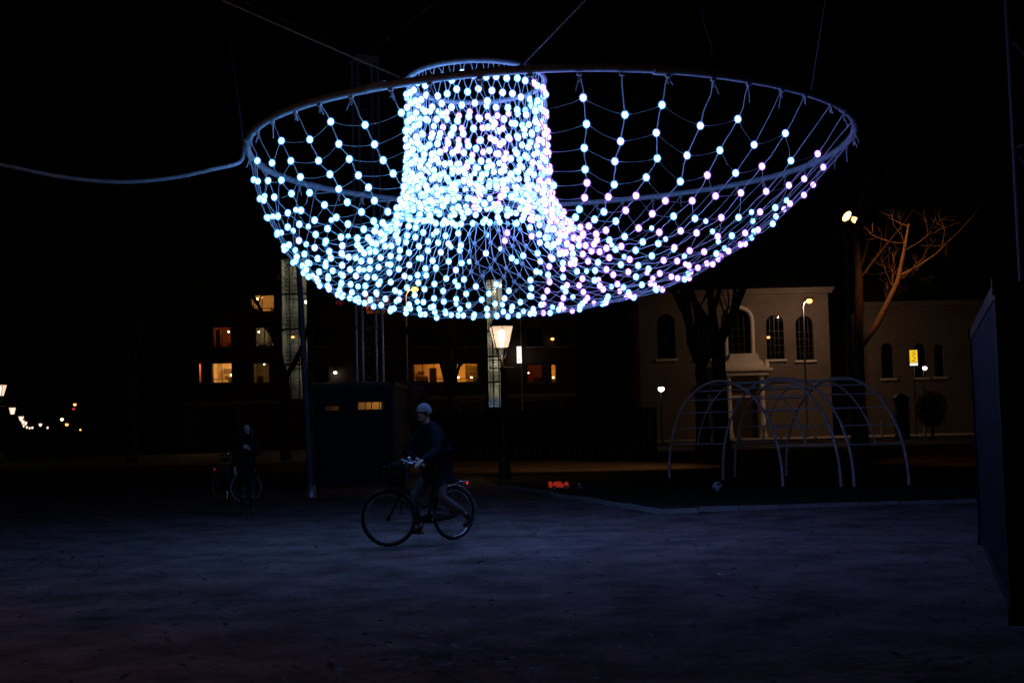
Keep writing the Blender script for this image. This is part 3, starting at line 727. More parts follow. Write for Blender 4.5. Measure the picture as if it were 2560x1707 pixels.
lamp_or_glint(1381, 847, BY - .4, 'small_warm', .15, 'small orange glow imitating a lamp reflection high on the dark wall right of the white sign')
lamp_or_glint(838, 931, BY - .4, 'white_bulb', .14, 'small white lamp on the dark wall left of the truss mast', power=1.2, colr=(1, .9, .7))
lamp_or_glint(1653, 972, 76, 'white_bulb', .19, 'white lamp on a short post left of the forked tree trunk', post=True)
lamp_or_glint(187, 1011, 150, 'small_warm', .2, 'upper orange lamp above the dark left horizon', post=True)
lamp_or_glint(184, 1022, 150, 'tail_red', .15, 'small reddish lamp just under the orange one at far left', post=True)
lamp_or_glint(155, 1048, 220, 'warm_bulb', .27, 'warm lamp low over the left horizon, left of a pair', post=True)
lamp_or_glint(167, 1061, 220, 'small_warm', .3, 'warm lamp low over the left horizon, right of a pair', post=True)
lamp_or_glint(201, 1074, 240, 'small_warm', .2, 'lowest small warm light on the far left horizon', post=True)
# white lit sign box on a bracket
r = rect_on(1292, 1304, 866, 908, BY - .9)
sg = thing('sign_box', 'upright white glowing sign box beside the glazed stair tower', 'sign', (r[0], BY - .9, r[1]))
MB().box((0, 0, 0), (r[2], .22, r[3])).build('face', 'sign_white', sg)
b = MB(); b.box((0, 0, r[3] / 2 + .04), (r[2] + .08, .3, .08)); b.box((0, 0, -r[3] / 2 - .04), (r[2] + .08, .3, .08)); b.build('frame', 'dark_paint', sg)
MB().tube([(.05, .1, r[3] * .3), (.05, .9, r[3] * .3)], .03, 6).build('bracket', 'dark_paint', sg); MB().tube([(.05, .1, -r[3] * .3), (.05, .9, -r[3] * .3)], .03, 6).build('bracket', 'dark_paint', sg)
for z, w in ((-.3, .1), (-.38, .14), (.1, .06)): MB().box((-.02, -.113, z), (w, .004, .035)).build('mark', 'print_dark', sg)
dp = P(1307, 1060, BY - .5); tag(MB().tube([(0, 0, -dp.z), (0, 0, 11)], .06, 8).build('drain_pipe', 'galv', None, dp), 'thin vertical drainpipe right of the white sign box', 'pipe')

# far dark house on the left
hx0, hx1 = XZ(225, 900, 120)[0], XZ(380, 900, 120)[0]
hs = thing('brick_house', 'dark unlit brick house on the far left', 'building', (0, 120, 0))
ho = []
for a, c in ((240, 275), (310, 345)):
    for e, f in ((880, 950), (760, 830)):
        x, z, w, h = rect_on(a, c, e, f, 120); ho.append([x - w / 2, x + w / 2, z - h / 2, z + h / 2])
b = MB(); wall_cells(b, hx0, hx1, 0, 15, ho, 0, .3); b.build('wall', 'brick_brown', hs)
for x in (hx0 + .1, hx1 - .1): MB().box((x, 5.3, 7.4), (.2, 9.9, 14.8)).build('side_wall', 'brick_brown', hs)
MB().box(((hx0 + hx1) / 2, 10.4, 7.4), (hx1 - hx0, .2, 14.8)).build('rear_wall', 'brick_brown', hs)
MB().add([(hx0 - .3, -.3, 15), (hx1 + .3, -.3, 15), (hx1 + .3, 10.8, 15), (hx0 - .3, 10.8, 15), (hx0, 5, 18), (hx1, 5, 18)], [(0, 1, 5, 4), (2, 3, 4, 5), (0, 4, 3), (1, 2, 5), (3, 2, 1, 0)]).build('roof', 'roof_tile', hs)
for r_ in ho: window_parts(r_, 2, 'pane_dark', hs, 'frame_pale'); room(r_, 'dark_room', 1.2, hs)

# ------------------------------------------------------------------ church
YC = 97.0
church = thing('church', 'pale plaster church with tall arched windows and white portico', 'church', (0, YC, 0))
def arch_wall(b, x0, x1, zt, wins, y, depth=.45, mi=0):
    wins = sorted(wins); cur = x0
    for (a, c, zs, za) in wins:        # za = crown of the arch
        if a > cur: b.quad((cur, y, 0), (a, y, 0), (a, y, zt), (cur, y, zt), mi)
        b.quad((a, y, 0), (c, y, 0), (c, y, zs), (a, y, zs), mi)
        rr = (c - a) / 2; zc = za - rr; n = 12; cx = (a + c) / 2
        pts = [(cx - rr * math.cos(math.pi * k / n), zc + rr * math.sin(math.pi * k / n)) for k in range(n + 1)]
        for p_, q_ in zip(pts, pts[1:]):
            b.quad((p_[0], y, p_[1]), (q_[0], y, q_[1]), (q_[0], y, zt), (p_[0], y, zt), mi); b.quad((q_[0], y, q_[1]), (p_[0], y, p_[1]), (p_[0], y + depth, p_[1]), (q_[0], y + depth, q_[1]), mi)
        b.quad((a, y, zs), (a, y, zc), (a, y + depth, zc), (a, y + depth, zs), mi); b.quad((c, y, zc), (c, y, zs), (c, y + depth, zs), (c, y + depth, zc), mi); b.quad((a, y, zs), (a, y + depth, zs), (c, y + depth, zs), (c, y, zs), mi)
        cur = c
    if cur < x1: b.quad((cur, y, 0), (x1, y, 0), (x1, y, zt), (cur, y, zt), mi)
def cw(px0, px1, py_sill, py_top):
    a = XZ(px0, py_sill, YC)[0]; c = XZ(px1, py_sill, YC)[0]; return (a, c, XZ((px0 + px1) / 2, py_sill, YC)[1], XZ((px0 + px1) / 2, py_top, YC)[1])
win_l = [cw(1645, 1690, 897, 785), cw(1740, 1784, 897, 785), cw(1820, 1879, 897, 772), cw(1918, 1962, 898, 787), cw(1992, 2036, 900, 789)]
win_r = [cw(2215, 2246, 944, 855), cw(2298, 2329, 942, 856), cw(2349, 2374, 940, 858)]
xl0, xl1 = XZ(1600, 900, YC)[0], XZ(2076, 900, YC)[0]; xr0, xr1 = XZ(2180, 900, YC)[0], XZ(2560, 900, YC)[0]
ztl, ztr = XZ(1940, 735, YC)[1], XZ(2285, 764, YC)[1]
b = MB(); arch_wall(b, xl0, xl1, ztl, win_l, 0); b.build('nave_wall', 'plaster', church)
b = MB(); arch_wall(b, xr0, xr1, ztr, win_r, 1.0); b.build('aisle_wall', 'plaster', church)
for x, zt_, y in ((xl0 + .1, ztl, .05), (xl1 - .1, ztl, .05), (xr0 + .1, ztr, 1.05), (xr1 - .1, ztr, 1.05)): MB().box((x, y + 6, zt_ / 2 - .02), (.2, 12, zt_ - .05)).build('side_wall', 'plaster', church)
b = MB(); b.box(((xl1 + xr0) / 2, 5, 4.5), (xr0 - xl1 + .2, .3, 9)); b.build('link_wall', 'brick_brown', church)
for x0_, x1_, zt_, y in ((xl0, xl1, ztl, 0), (xr0, xr1, ztr, 1.0)):
    co = MB(); co.box(((x0_ + x1_) / 2, y - .08, zt_ - .55), (x1_ - x0_, .18, .14)); co.box(((x0_ + x1_) / 2, y - .2, zt_ + .1), (x1_ - x0_ + .5, .62, .22)); co.box(((x0_ + x1_) / 2, y - .3, zt_ + .3), (x1_ - x0_ + .7, .86, .18)); co.build('cornice', 'plaster', church)
    MB().add([(x0_ - .4, y - .7, zt_ + .4), (x1_ + .4, y - .7, zt_ + .4), (x1_ + .4, y + 13, zt_ + .4), (x0_ - .4, y + 13, zt_ + .4), (x0_ + 3, y + 6, zt_ + 3.6), (x1_ - 3, y + 6, zt_ + 3.6)], [(0, 1, 5, 4), (2, 3, 4, 5), (0, 4, 3), (1, 2, 5), (3, 2, 1, 0)]).build('roof', 'roof_tile', church)
for wins, y in ((win_l, 0), (win_r, 1.0)):
    for a, c, zs, za in wins:
        cx, rr = (a + c) / 2, (c - a) / 2; zc = za - rr
        pts = [(cx - rr * math.cos(math.pi * k / 14), zc + rr * math.sin(math.pi * k / 14)) for k in range(15)]
        g = MB(); vs = [(a, y + .3, zs), (c, y + .3, zs)] + [(p_[0], y + .3, p_[1]) for p_ in pts[::-1]]; g.add(vs, [tuple(range(len(vs)))]); w = g.build('window', 'pane_dark', church)
        g = MB(); g.add([(v[0], y + 1.2, v[2]) for v in vs], [tuple(range(len(vs)))]); g.build('dark_interior', 'dark_room', w)
        for k in range(1, 4): MB().box((a + (c - a) * k / 4, y + .27, (zs + za) / 2 - (.0 if k == 2 else rr * .12)), (.05, .05, za - zs - (.02 if k == 2 else rr * .3))).build('glazing_bar', 'window_frame', w)
        for k in range(1, 5): MB().box((cx, y + .262, zs + (zc - zs) * k / 5), (c - a, .04, .05)).build('glazing_bar', 'window_frame', w)
        MB().box((cx, y - .06, zs - .08), (c - a + .3, .26, .16)).build('sill', 'white_stone', w)
# white moulding round the big middle window, portico below it
a, c, zs, za = win_l[2]; cx, rr = (a + c) / 2, (c - a) / 2; zc = za - rr
pts = [(a - .12, -.08, zs)] + [(cx - (rr + .12) * math.cos(math.pi * k / 14), -.08, zc + (rr + .12) * math.sin(math.pi * k / 14)) for k in range(15)] + [(c + .12, -.08, zs)]
MB().tube(pts, .17, 6).build('window_moulding', 'white_stone', church)
px_c = XZ(1860, 1000, YC)[0]; pz0, pz1 = XZ(1866, 941, YC)[1], XZ(1866, 924, YC)[1]
port = MB(); pwid = 1.62
port.box((px_c, -.55, pz0 + .22), (pwid * 2 + .3, 1.1, .3)); port.box((px_c, -.62, pz0 + .5), (pwid * 2 + .9, 1.3, .2)); port.box((px_c, -.55, pz0 + .68), (pwid * 2 + .4, 1.0, .14))
port.build('entablature', 'white_stone', church)
den = MB(); den.box((0, 0, 0), (.09, .06, .1)); dme = den.mesh('dentil', 'white_stone')
for k in range(16): link('dentil', dme, church, (px_c - pwid + k * pwid * 2 / 15, -1.13, pz0 + .33))
b = MB(); prof = [(-1.6, 0), (-1.45, .35), (-1.15, .6), (-1.05, 1.0), (1.05, 1.0), (1.15, .6), (1.45, .35), (1.6, 0)]
b.add([(px_c + x, -.7, pz0 + .75 + z) for x, z in prof] + [(px_c + x, -.1, pz0 + .75 + z) for x, z in prof], [tuple(range(8)), tuple(range(15, 7, -1))] + [(k, k + 8, (k + 1) % 8 + 8, (k + 1) % 8) for k in range(8)])
b.build('attic_block', 'white_stone', church)
for s in (-1, 1):
    MB().box((px_c + s * 1.72, -.7, pz0 + 1.0), (.34, .5, .5), taper=.6).build('scroll', 'white_stone', church)
    b = MB(); b.box((0, 0, .15), (.55, .55, .3)); b.lathe([(.24, .3), (.25, .38), (.21, .46), (.2, pz0 - .4), (.19, pz0 - .25), (.25, pz0 - .15), (.26, pz0 - .02)], 14); b.box((0, 0, pz0 + .02), (.56, .56, .08))
    b.build('column', 'white_stone', church, (px_c + s * 1.28, -.75, .12))
d = MB().box((px_c, -.05, 1.65), (1.9, .08, 3.06)).build('door', 'furniture', church)
for s in (-1, 1):
    for z in (.8, 2.2): MB().box((px_c + s * .47, -.105, z + .1), (.62, .03, 1.05)).build('door_panel', 'furniture', d)
MB().box((px_c, -.07, 3.3), (2.2, .2, .16)).build('door_lintel', 'white_stone', church)
lamp_or_glint(1921, 843, YC - .3, 'small_warm', .13, 'small orange glow imitating a lamp reflection at the arched church window right of the portico')  # glowing ball stands in for a street light mirrored in the glass
lamp_or_glint(2312, 920, YC - 9, 'white_bulb', .16, 'small white lamp on a post before the right church windows', power=3, colr=(1, .85, .6), post=True)
# yellow illuminated sign on a post
r = rect_on(2275, 2293, 875, 912, 88)
ys = thing('advert_sign', 'bright yellow lit sign panel on a thin post before the church', 'sign', (r[0], 88, 0))
MB().tube([(0, .1, 0), (0, .1, r[1] + r[3] / 2)], .05, 8).build('post', 'dark_paint', ys)
MB().box((0, 0, r[1] + .08), (r[2], .14, r[3] - .16)).build('panel', 'sign_yellow', ys)
MB().box((0, 0, r[1] - r[3] / 2 + .04), (r[2], .14, .16)).build('lower_panel', 'sign_white', ys)
for k, (x, z, w) in enumerate(((0, .32, .2), (.02, .18, .26), (-.03, .06, .14), (.04, -.1, .22), (0, -.22, .1), (-.05, -.3, .2))): MB().box((x, -.073, r[1] + .05 + z), (w, .004, .035)).build('print_line', 'print_dark', ys)
# bollards along the pavement
bo = MB(); bo.lathe([(.09, 0), (.085, .1), (.07, .15), (.065, .85), (.085, .88), (.08, .98), (.03, 1.05)], 10); bme = bo.mesh('bollard', 'white_stone')
for k, px in enumerate((1851, 1909, 1952, 1971, 2012, 2039, 2150, 2205, 2312)):
    p = P(px, 1092, 86.9); tag(link('bollard', bme, None, (p.x, 86.9, .12)), ['slim pale bollard before the church portico, leftmost of the row', 'second bollard from the left along the church pavement', 'third bollard from the left along the church pavement', 'fourth bollard from the left on the church pavement, close to the third', 'fifth bollard from the left along the church pavement', 'sixth bollard from the left, under the church street light', 'seventh bollard from the left on the church pavement', 'eighth bollard, between the tree and the yellow sign', 'rightmost bollard of the row, by the clipped tree'][k], 'bollard', 'bollards along the church pavement')

# ------------------------------------------------------------------ board fence behind the play area
FY = 60.0; fx0, fx1 = P(1000, 1100, FY).x, P(1640, 1100, FY).x; fz = P(1400, 1024, FY).z
fence = thing('board_fence', 'long dark fence of upright boards behind the lantern', 'fence', (fx0, FY, 0))
nb = 44; bwid = (fx1 - fx0) / nb
b = MB(); b.box((0, 0, fz / 2 + .02), (bwid * .94, .03, fz - .04)); fme = b.mesh('board', 'boards')
for k in range(nb): link('board', fme, fence, ((k + .5) * bwid, random.uniform(-.008, .008), random.uniform(-.02, .02)))
for k in range(8): MB().box((k * (fx1 - fx0) / 7, .09, fz / 2), (.12, .12, fz)).build('fence_post', 'boards', fence)
for z in (.5, fz - .4): MB().box(((fx1 - fx0) / 2, .04, z), (fx1 - fx0, .04, .1)).build('rail', 'boards', fence)
ib = P(1036, 1000, 40); nbd = thing('notice_board', 'dim grey notice board on two posts behind the cyclist', 'board', (ib.x, 40, 0))
zt = P(1036, 952, 40).z; zb = P(1036, 1052, 40).z
MB().box((0, 0, (zt + zb) / 2), (.74, .05, zt - zb)).build('panel', 'boards', nbd)
for x in (-.42, .42): MB().box((x, 0, zt / 2), (.08, .08, zt + .1)).build('post', 'boards', nbd)
for x in (-.24, .12):
    for z in (zt - .32, zt - .9): MB().box((x, -.03, z), (.28, .008, .36)).build('poster', 'furniture', nbd)

# ------------------------------------------------------------------ trees
def grow(b, p, d, ln, r, depth, spread, bend, out=None, twig=.006):
    n = 5; pts = [p.copy()]; rs = [r]; cur = p.copy(); dd = d.normalized()
    for k in range(n):
        dd = (dd + Vector((random.gauss(0, bend), random.gauss(0, bend), random.gauss(0, bend * .6) + .04))).normalized()
        cur = cur + dd * ln / n; pts.append(cur.copy()); rs.append(max(twig, r * (1 - .42 * (k + 1) / n)))
    b.tube(pts, rs, 7 if r > .08 else (5 if r > .03 else 3), caps=False)
    if depth == 0: return
    nc = random.choice((2, 3, 3)) if depth > 1 else random.choice((3, 4))
    for k in range(nc):
        t = 1 if k == 0 else random.uniform(.35, 1); i = min(n, max(1, int(t * n))); q = pts[i]
        ax = dd.orthogonal().normalized(); ax = Matrix.Rotation(random.uniform(0, 6.28), 3, dd) @ ax
        nd = (Matrix.Rotation(random.uniform(.3, 1) * spread * (.5 if k == 0 else 1), 3, ax) @ dd)
        grow(b, q, nd, ln * random.uniform(.62, .82), rs[i] * (.85 if k == 0 else .62), depth - 1, spread, bend * 1.15, out, twig)
def bare_tree(base, h, r, label, depth=6, m='bark', spread=.85, limbs=3, lean=(0, 0), group='bare winter trees'):
    root = thing('bare_tree', label, 'tree', (base.x, base.y, 0), 0, group)
    b = MB(); top = Vector((lean[0], lean[1], h)); n = 8
    pts = [Vector((0, 0, -.1)), Vector((0, 0, .08))] + [top * (k / n) + Vector((random.gauss(0, .03), random.gauss(0, .03), 0)) for k in range(1, n + 1)]
    b.tube(pts, [r * 1.5, r * 1.2] + [r * (1 - .25 * k / n) for k in range(1, n + 1)], 12); b.build('trunk', m, root)
    c = MB()
    for k in range(limbs):
        a = 6.28 * k / limbs + random.uniform(-.4, .4); d = Vector((math.cos(a) * .55, math.sin(a) * .55, 1))
        grow(c, top - Vector((0, 0, .15)), d, h * .75, r * .6, depth - 1, spread, .1)
    tag(c.build('crown', m, root), kind='stuff'); return root
def at_g(px, py): g = G(px, py); return g
bare_tree(Vector((P(1760, 1140, 58).x, 58, 0)), 4.2, .36, 'thick dark tree trunk standing left of the church portico', 6)
bare_tree(Vector((P(1806, 1140, 62).x, 62, 0)), 5.4, .42, 'thicker dark forked trunk just left of the church portico', 6)
bare_tree(Vector((P(716, 1120, 66).x, 66, 0)), 4.5, .26, 'bare tree in front of the left stair tower', 6)
bare_tree(Vector((P(965, 1120, 72).x, 72, 0)), 4.6, .24, 'bare tree branching before the window above the cabin', 6)
bare_tree(Vector((P(1128, 1120, 74).x, 74, 0)), 3.6, .2, 'small bare tree before the two warm windows left of the lantern', 6)
bare_tree(Vector((P(330, 1120, 70).x, 70, 0)), 5.0, .3, 'bare tree in the dark far left of the apartment block', 6)
# the tree whose branch is caught by the floodlight
ty = 38.0; tb_ = P(2160, 1150, ty)
ft = thing('bare_tree', 'bare tree at right with one orange floodlit slanting limb', 'tree', (tb_.x, ty, 0), 0, 'bare winter trees')
def tp(px, py, dy=0): q = P(px, py, ty + dy); return Vector((q.x - tb_.x, q.y - ty, q.z))
b = MB(); b.tube([(0, 0, -.1), (0, 0, .1), tp(2150, 1000), tp(2146, 860), tp(2148, 700), tp(2140, 590), tp(2150, 480, .4)], [.3, .22, .17, .15, .12, .08, .04], 12); b.build('trunk', 'bark', ft)
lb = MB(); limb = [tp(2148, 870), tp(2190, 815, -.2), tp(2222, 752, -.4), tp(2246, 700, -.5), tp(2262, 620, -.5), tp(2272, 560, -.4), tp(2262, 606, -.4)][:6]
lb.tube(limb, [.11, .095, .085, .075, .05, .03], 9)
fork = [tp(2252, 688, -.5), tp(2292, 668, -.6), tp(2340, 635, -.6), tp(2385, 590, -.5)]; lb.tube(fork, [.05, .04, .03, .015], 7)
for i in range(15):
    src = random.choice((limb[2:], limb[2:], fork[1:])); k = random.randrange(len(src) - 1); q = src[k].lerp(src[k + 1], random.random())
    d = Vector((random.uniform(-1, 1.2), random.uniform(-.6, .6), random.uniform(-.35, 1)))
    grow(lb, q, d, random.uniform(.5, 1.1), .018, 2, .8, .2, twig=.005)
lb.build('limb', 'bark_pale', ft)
cr = MB()
for i in range(7):
    a = i * .9; grow(cr, tp(2146, 700 - i * 25), Vector((math.cos(a), math.sin(a), .9)), 1.9, .05, 4, .8, .12)
tag(cr.build('crown', 'bark', ft), kind='stuff')
# floodlight mast
fp = P(2112, 572, 36); fl = thing('floodlight_mast', 'floodlight with twin heads on a thin pole left of the orange-lit limb', 'floodlight', (fp.x, 36, 0))
MB().tube([(0, 0, 0), (.0, 0, fp.z * .6), (-.0, 0, fp.z)], [.09, .07, .05], 10).build('pole', 'bark', fl)
hd1 = P(2117, 541, 36) - Vector((fp.x, 36, 0)); hd2 = P(2131, 549, 36) - Vector((fp.x, 36, 0))
MB().tube([(0, 0, fp.z - .05), (0, 0, fp.z + .1), tuple(hd1 - Vector((0, 0, .12)))], .025, 6).build('bracket', 'black_steel', fl)
rt = Matrix.Rotation(R(40), 3, 'Y')
MB().box(hd1 + Vector((-.02, .06, .02)), (.15, .1, .34), rt).build('housing', 'black_steel', fl)
MB().ball(hd1, (.085, .05, .17), 10, 6, rot=rt).build('lamp_glass', 'flood', fl)
MB().box(hd2, (.2, .1, .17), Matrix.Rotation(R(25), 3, 'Y')).build('visor', 'galv', fl)
sp = bpy.data.lights.new('flood_beam', 'SPOT'); sp.energy = 420; sp.color = (1, .33, .07); sp.spot_size = R(80); sp.spot_blend = .6; sp.shadow_soft_size = .12
spo = link('flood_beam', sp, fl, hd1 + Vector((.15, -.25, -.02)))
tgt = tp(2300, 690, -.5) + Vector((tb_.x - fp.x, ty - 36, 0)); spo.rotation_euler = (tgt - spo.location).to_track_quat('-Z', 'Y').to_euler()
sp2 = bpy.data.lights.new('field_beam', 'SPOT'); sp2.energy = 1700; sp2.color = (1, .5, .22); sp2.spot_size = R(46); sp2.spot_blend = .9; sp2.shadow_soft_size = .12
sq = link('field_beam', sp2, fl, hd2 + Vector((-.2, .12, -.1))); sq.rotation_euler = (Vector((1.6 - fp.x, 45 - 36, 0)) - sq.location).to_track_quat('-Z', 'Y').to_euler()
# clipped round tree by the church
rb = P(2332, 1098, 84); rt_ = thing('clipped_tree', 'dark round clipped tree on a short stem before the right church windows', 'tree', (rb.x, 84, 0))
MB().tube([(0, 0, -.05), (.02, 0, .7), (0, 0, 1.3)], [.12, .09, .08], 8).build('trunk', 'bark', rt_)
b = MB()
for i in range(2600):
    v = Vector((random.gauss(0, 1), random.gauss(0, 1), random.gauss(0, 1))).normalized() * (random.random() ** .35); c_ = Vector((v.x * 1.05, v.y * 1.05, 1.95 + v.z * 1.25))
    a = Vector((random.gauss(0, 1), random.gauss(0, 1), random.gauss(0, 1))).normalized() * .09; q = a.orthogonal().normalized() * .05; b.add([c_ - a, c_ + q, c_ + a, c_ - q], [(0, 1, 2, 3)])
tag(b.build('crown', 'shrub_leaf', rt_), kind='stuff')
ac = P(2256, 1075, 83); ad = thing('advert_column', 'dark round advertising column beside the clipped tree', 'column', (ac.x, 83, 0))
MB().lathe([(.55, 0), (.55, .15), (.48, .2), (.48, 2.5), (.56, 2.55), (.56, 2.7), (.3, 2.95), (.05, 3.05)], 18).build('drum', 'dark_paint', ad)
MB().lathe([(.49, .5), (.49, 2.2)], 18).build('poster_band', 'boards', ad)

# ------------------------------------------------------------------ climbing frames
def climbing_frame(fa, na, fb, nb_, label):
    # two arches from a far foot to a near foot, rungs between them and a middle arch with shorter legs
    root = thing('climbing_frame', label, 'climbing frame', ((fa.x + nb_.x) / 2, (fa.y + nb_.y) / 2, 0), 0, 'steel arch climbing frames'); o = root.location
    H_ = 2.52
    def arc(f_, n_, t): # t 0..1
        a = math.pi * t; m_ = (f_ + n_) / 2; h = (n_ - f_) / 2; return Vector((m_.x - h.x * math.cos(a), m_.y - h.y * math.cos(a), H_ * math.sin(a) ** .92)) - o
    for f_, n_ in ((fa, na), (fb, nb_)): MB().tube([arc(f_, n_, k / 40) for k in range(41)], .034, 9).build('arch', 'frame_steel', root)
    fm, nm_ = (fa + fb) / 2, (na + nb_) / 2
    for t0, t1 in ((.11, .42), (.58, .89)): MB().tube([arc(fm, nm_, t0 + (t1 - t0) * k / 16) for k in range(17)], .02, 7).build('middle_rail', 'frame_steel', root)
    for t in (.11, .17, .235, .3, .36, .42, .58, .64, .7, .765, .83, .89): MB().tube([arc(fa, na, t), arc(fb, nb_, t)], .017, 7).build('rung', 'frame_steel', root)
climbing_frame(G(1674, 1196), G(1958, 1216), G(1808, 1198), G(2103, 1217), 'left one of two arched steel climbing frames in the play area')
climbing_frame(G(1838, 1192), G(2136, 1217), G(1966, 1189), G(2273, 1213), 'right one of two arched steel climbing frames in the play area')
# balls and toy
def football(px, py, r, label, m0='ball_white', m1='ball_dark'):
    g = G(px, py); root = thing('ball', label, 'ball', (g.x, g.y, .006))
    MB().ball((0, 0, r), r, 18, 12).build('shell', m0, root)
    for k in range(3):
        a = k * 1.9 + .3; n = Vector((math.sin(a) * .5, -math.cos(a * .3), math.cos(a) * .6)).normalized(); u = n.orthogonal().normalized(); v = n.cross(u)
        vs = []
        for q in range(5): w = (n + (u * math.cos(q * 1.2566) + v * math.sin(q * 1.2566)) * .38).normalized() * r * 1.012; vs.append(Vector((0, 0, r)) + w)
        vs.append(Vector((0, 0, r)) + n * r * 1.012); MB().add(vs, [(q, (q + 1) % 5, 5) for q in range(5)]).build('patch', m1, root)
football(1794, 1229, .108, 'pale football lying on the dark play area before the climbing frames')
football(1447, 1222, .075, 'small dark-patched ball beside the red toy', 'ball_dark', 'ball_white')
tg = G(1397, 1225); toy = thing('toy_car', 'red toy car with black wheels and an added faint glow, left by the kerb', 'toy', (tg.x, tg.y, .006), R(12))
b = MB(); b.box((0, 0, .1), (.44, .2, .07), taper=.92); b.box((-.02, 0, .16), (.2, .17, .07), taper=.7); b.box((.19, 0, .15), (.04, .2, .06)); b.box((-.2, 0, .16), (.05, .2, .08)); b.build('body', 'toy_red_glow', toy)
for x in (-.14, .14):
    for y in (-.11, .11): w = MB().tube([(x, y - .025, .055), (x, y + .025, .055)], .055, 14).build('wheel', 'rubber', toy); MB().tube([(x, y - .03, .055), (x, y + .03, .055)], .025, 8).build('hub', 'ball_white', w)

# ------------------------------------------------------------------ bicycles
def wheel(parent, c, r=.345, steer=0, front=False, mat_rim='chrome'):
    w = link('wheel', None, parent, c, (0, 0, steer)); w.empty_display_size = .1
    n = 36; pts = [(r * math.cos(2 * math.pi * k / n), 0, r * math.sin(2 * math.pi * k / n)) for k in range(n)]
    MB().tube(pts, .021, 8, closed=True).build('tyre', 'rubber', w)
    MB().tube([(p[0] * .925, 0, p[2] * .925) for p in pts], .011, 6, closed=True).build('rim', mat_rim, w)
    b = MB()
    for k in range(28):
        a = 2 * math.pi * k / 28; s = .03 if k % 2 else -.03; b.tube([(.02 * math.cos(a + .9), s, .02 * math.sin(a + .9)), (r * .92 * math.cos(a), 0, r * .92 * math.sin(a))], .0013, 3, caps=False)
    tag(b.build('spokes', 'dark_galv', w), kind='stuff')
    MB().tube([(0, -.05, 0), (0, .05, 0)], .028 if front else .036, 10).build('hub', 'black_steel', w)
    return w
def bicycle(label, loc, rz, steer, crate=True, frame_m='black_steel', rim_m='chrome', tail=True, group='bicycles on the square'):
    root = thing('bicycle', label, 'bicycle', loc, rz, group)
    r = .366; RH, FH, BB = Vector((-.55, 0, r)), Vector((.55, 0, r)), Vector((-.1, 0, .29))
    SEAT, HT, HB = Vector((-.24, 0, .86)), Vector((.33, 0, .86)), Vector((.375, 0, .66))
    wheel(root, RH, mat_rim=rim_m)
    f = MB(); f.tube([BB, BB.lerp(SEAT, .6), SEAT], .017, 8)
    f.tube([HB, Vector((.22, 0, .48)), Vector((.02, 0, .33)), BB], .02, 8); f.tube([HT - Vector((0, 0, .03)), Vector((.18, 0, .62)), Vector((-.02, 0, .47)), Vector((-.165, 0, .5))], .016, 8); f.tube([HT, HB], .022, 8)
    for s in (-1, 1): f.tube([BB + Vector((0, s * .03, 0)), RH + Vector((0, s * .06, 0))], .011, 6); f.tube([SEAT + Vector((.02, s * .02, -.1)), RH + Vector((0, s * .06, 0))], .009, 6)
    f.build('frame', frame_m, root)
    b = MB(); b.tube([SEAT, SEAT + Vector((-.02, 0, .07))], .013, 8); b.build('seat_post', 'chrome', root)
    sd = MB(); vs = []; fs = []; prof = [(-.15, .1, .035), (-.1, .11, .05), (-.02, .085, .045), (.06, .035, .03), (.13, .02, .022), (.15, .008, .012)]
    for x, w, h in prof:
        for a in range(8): t = 2 * math.pi * a / 8; vs.append(SEAT + Vector((x, math.cos(t) * w, .085 + math.sin(t) * h)))
    for i in range(len(prof) - 1):
        for a in range(8): fs.append((i * 8 + a, i * 8 + (a + 1) % 8, (i + 1) * 8 + (a + 1) % 8, (i + 1) * 8 + a))
    fs += [tuple(reversed(range(8))), tuple(range(40, 48))]; sd.add(vs, fs, 0, True); sd.build('saddle', 'rubber', root)
    def guard(parent, c, a0, a1, m='dark_paint'):
        b = MB(); n = 18
        for k in range(n):
            q = []
            for kk in (k, k + 1):
                a = R(a0 + (a1 - a0) * kk / n)
                for y, rr in ((-.03, .385), (0, .398), (.03, .385)): q.append(Vector(c) + Vector((rr * math.cos(a), y, rr * math.sin(a))))
            b.add(q, [(0, 1, 4, 3), (1, 2, 5, 4)], 0, True)
        return b.build('mudguard', m, parent)
    guard(root, RH, 20, 185, 'chrome')
    # rack
    b = MB()
    for y in (-.06, 0, .06): b.tube([(-.35, y, .8), (-.78, y, .79)], .007, 6)
    for x in (-.4, -.58, -.76): b.tube([(x, -.06, .79), (x, .06, .79)], .006, 6)
    for s in (-1, 1): b.tube([(-.7, s * .06, .79), (-.57, s * .07, r)], .007, 6); b.tube([(-.45, s * .06, .8), (-.55, s * .07, r)], .007, 6)
    b.build('rear_rack', 'chrome', root)
    if tail: MB().ball((-.8, 0, .765), (.012, .02, .02)).build('tail_light', 'tail_red', root)
    else: MB().ball((-.8, 0, .74), (.015, .02, .02)).build('tail_light', 'tail_red', root)
    cc = MB(); n = 16; ov = []
    for k in range(n): a = 2 * math.pi * k / n; ov.append((-.325 + math.cos(a) * .33, 0, .315 + math.sin(a) * (.055 + .035 * math.cos(a)) + .0))
    cc.add([(x, -.075, z) for x, y, z in ov] + [(x, -.045, z) for x, y, z in ov], [tuple(reversed(range(n))), tuple(range(n, 2 * n))] + [(k, (k + 1) % n, n + (k + 1) % n, n + k) for k in range(n)]); cc.build('chain_case', 'dark_paint', root)
    for s, dz in ((-1, -.165), (1, .165)):
        c = MB(); c.tube([BB + Vector((0, s * .09, 0)), BB + Vector((.035 * (1 if dz < 0 else -1), s * .1, dz))], .012, 6); ck = c.build('crank', 'chrome', root)
        MB().box(BB + Vector((.035 * (1 if dz < 0 else -1), s * .155, dz)), (.1, .09, .025)).build('pedal', 'rubber', ck)
    # steered front end
    fe = link('front_end', None, root, (FH.x, 0, 0), (0, 0, steer)); fe.empty_display_size = .1
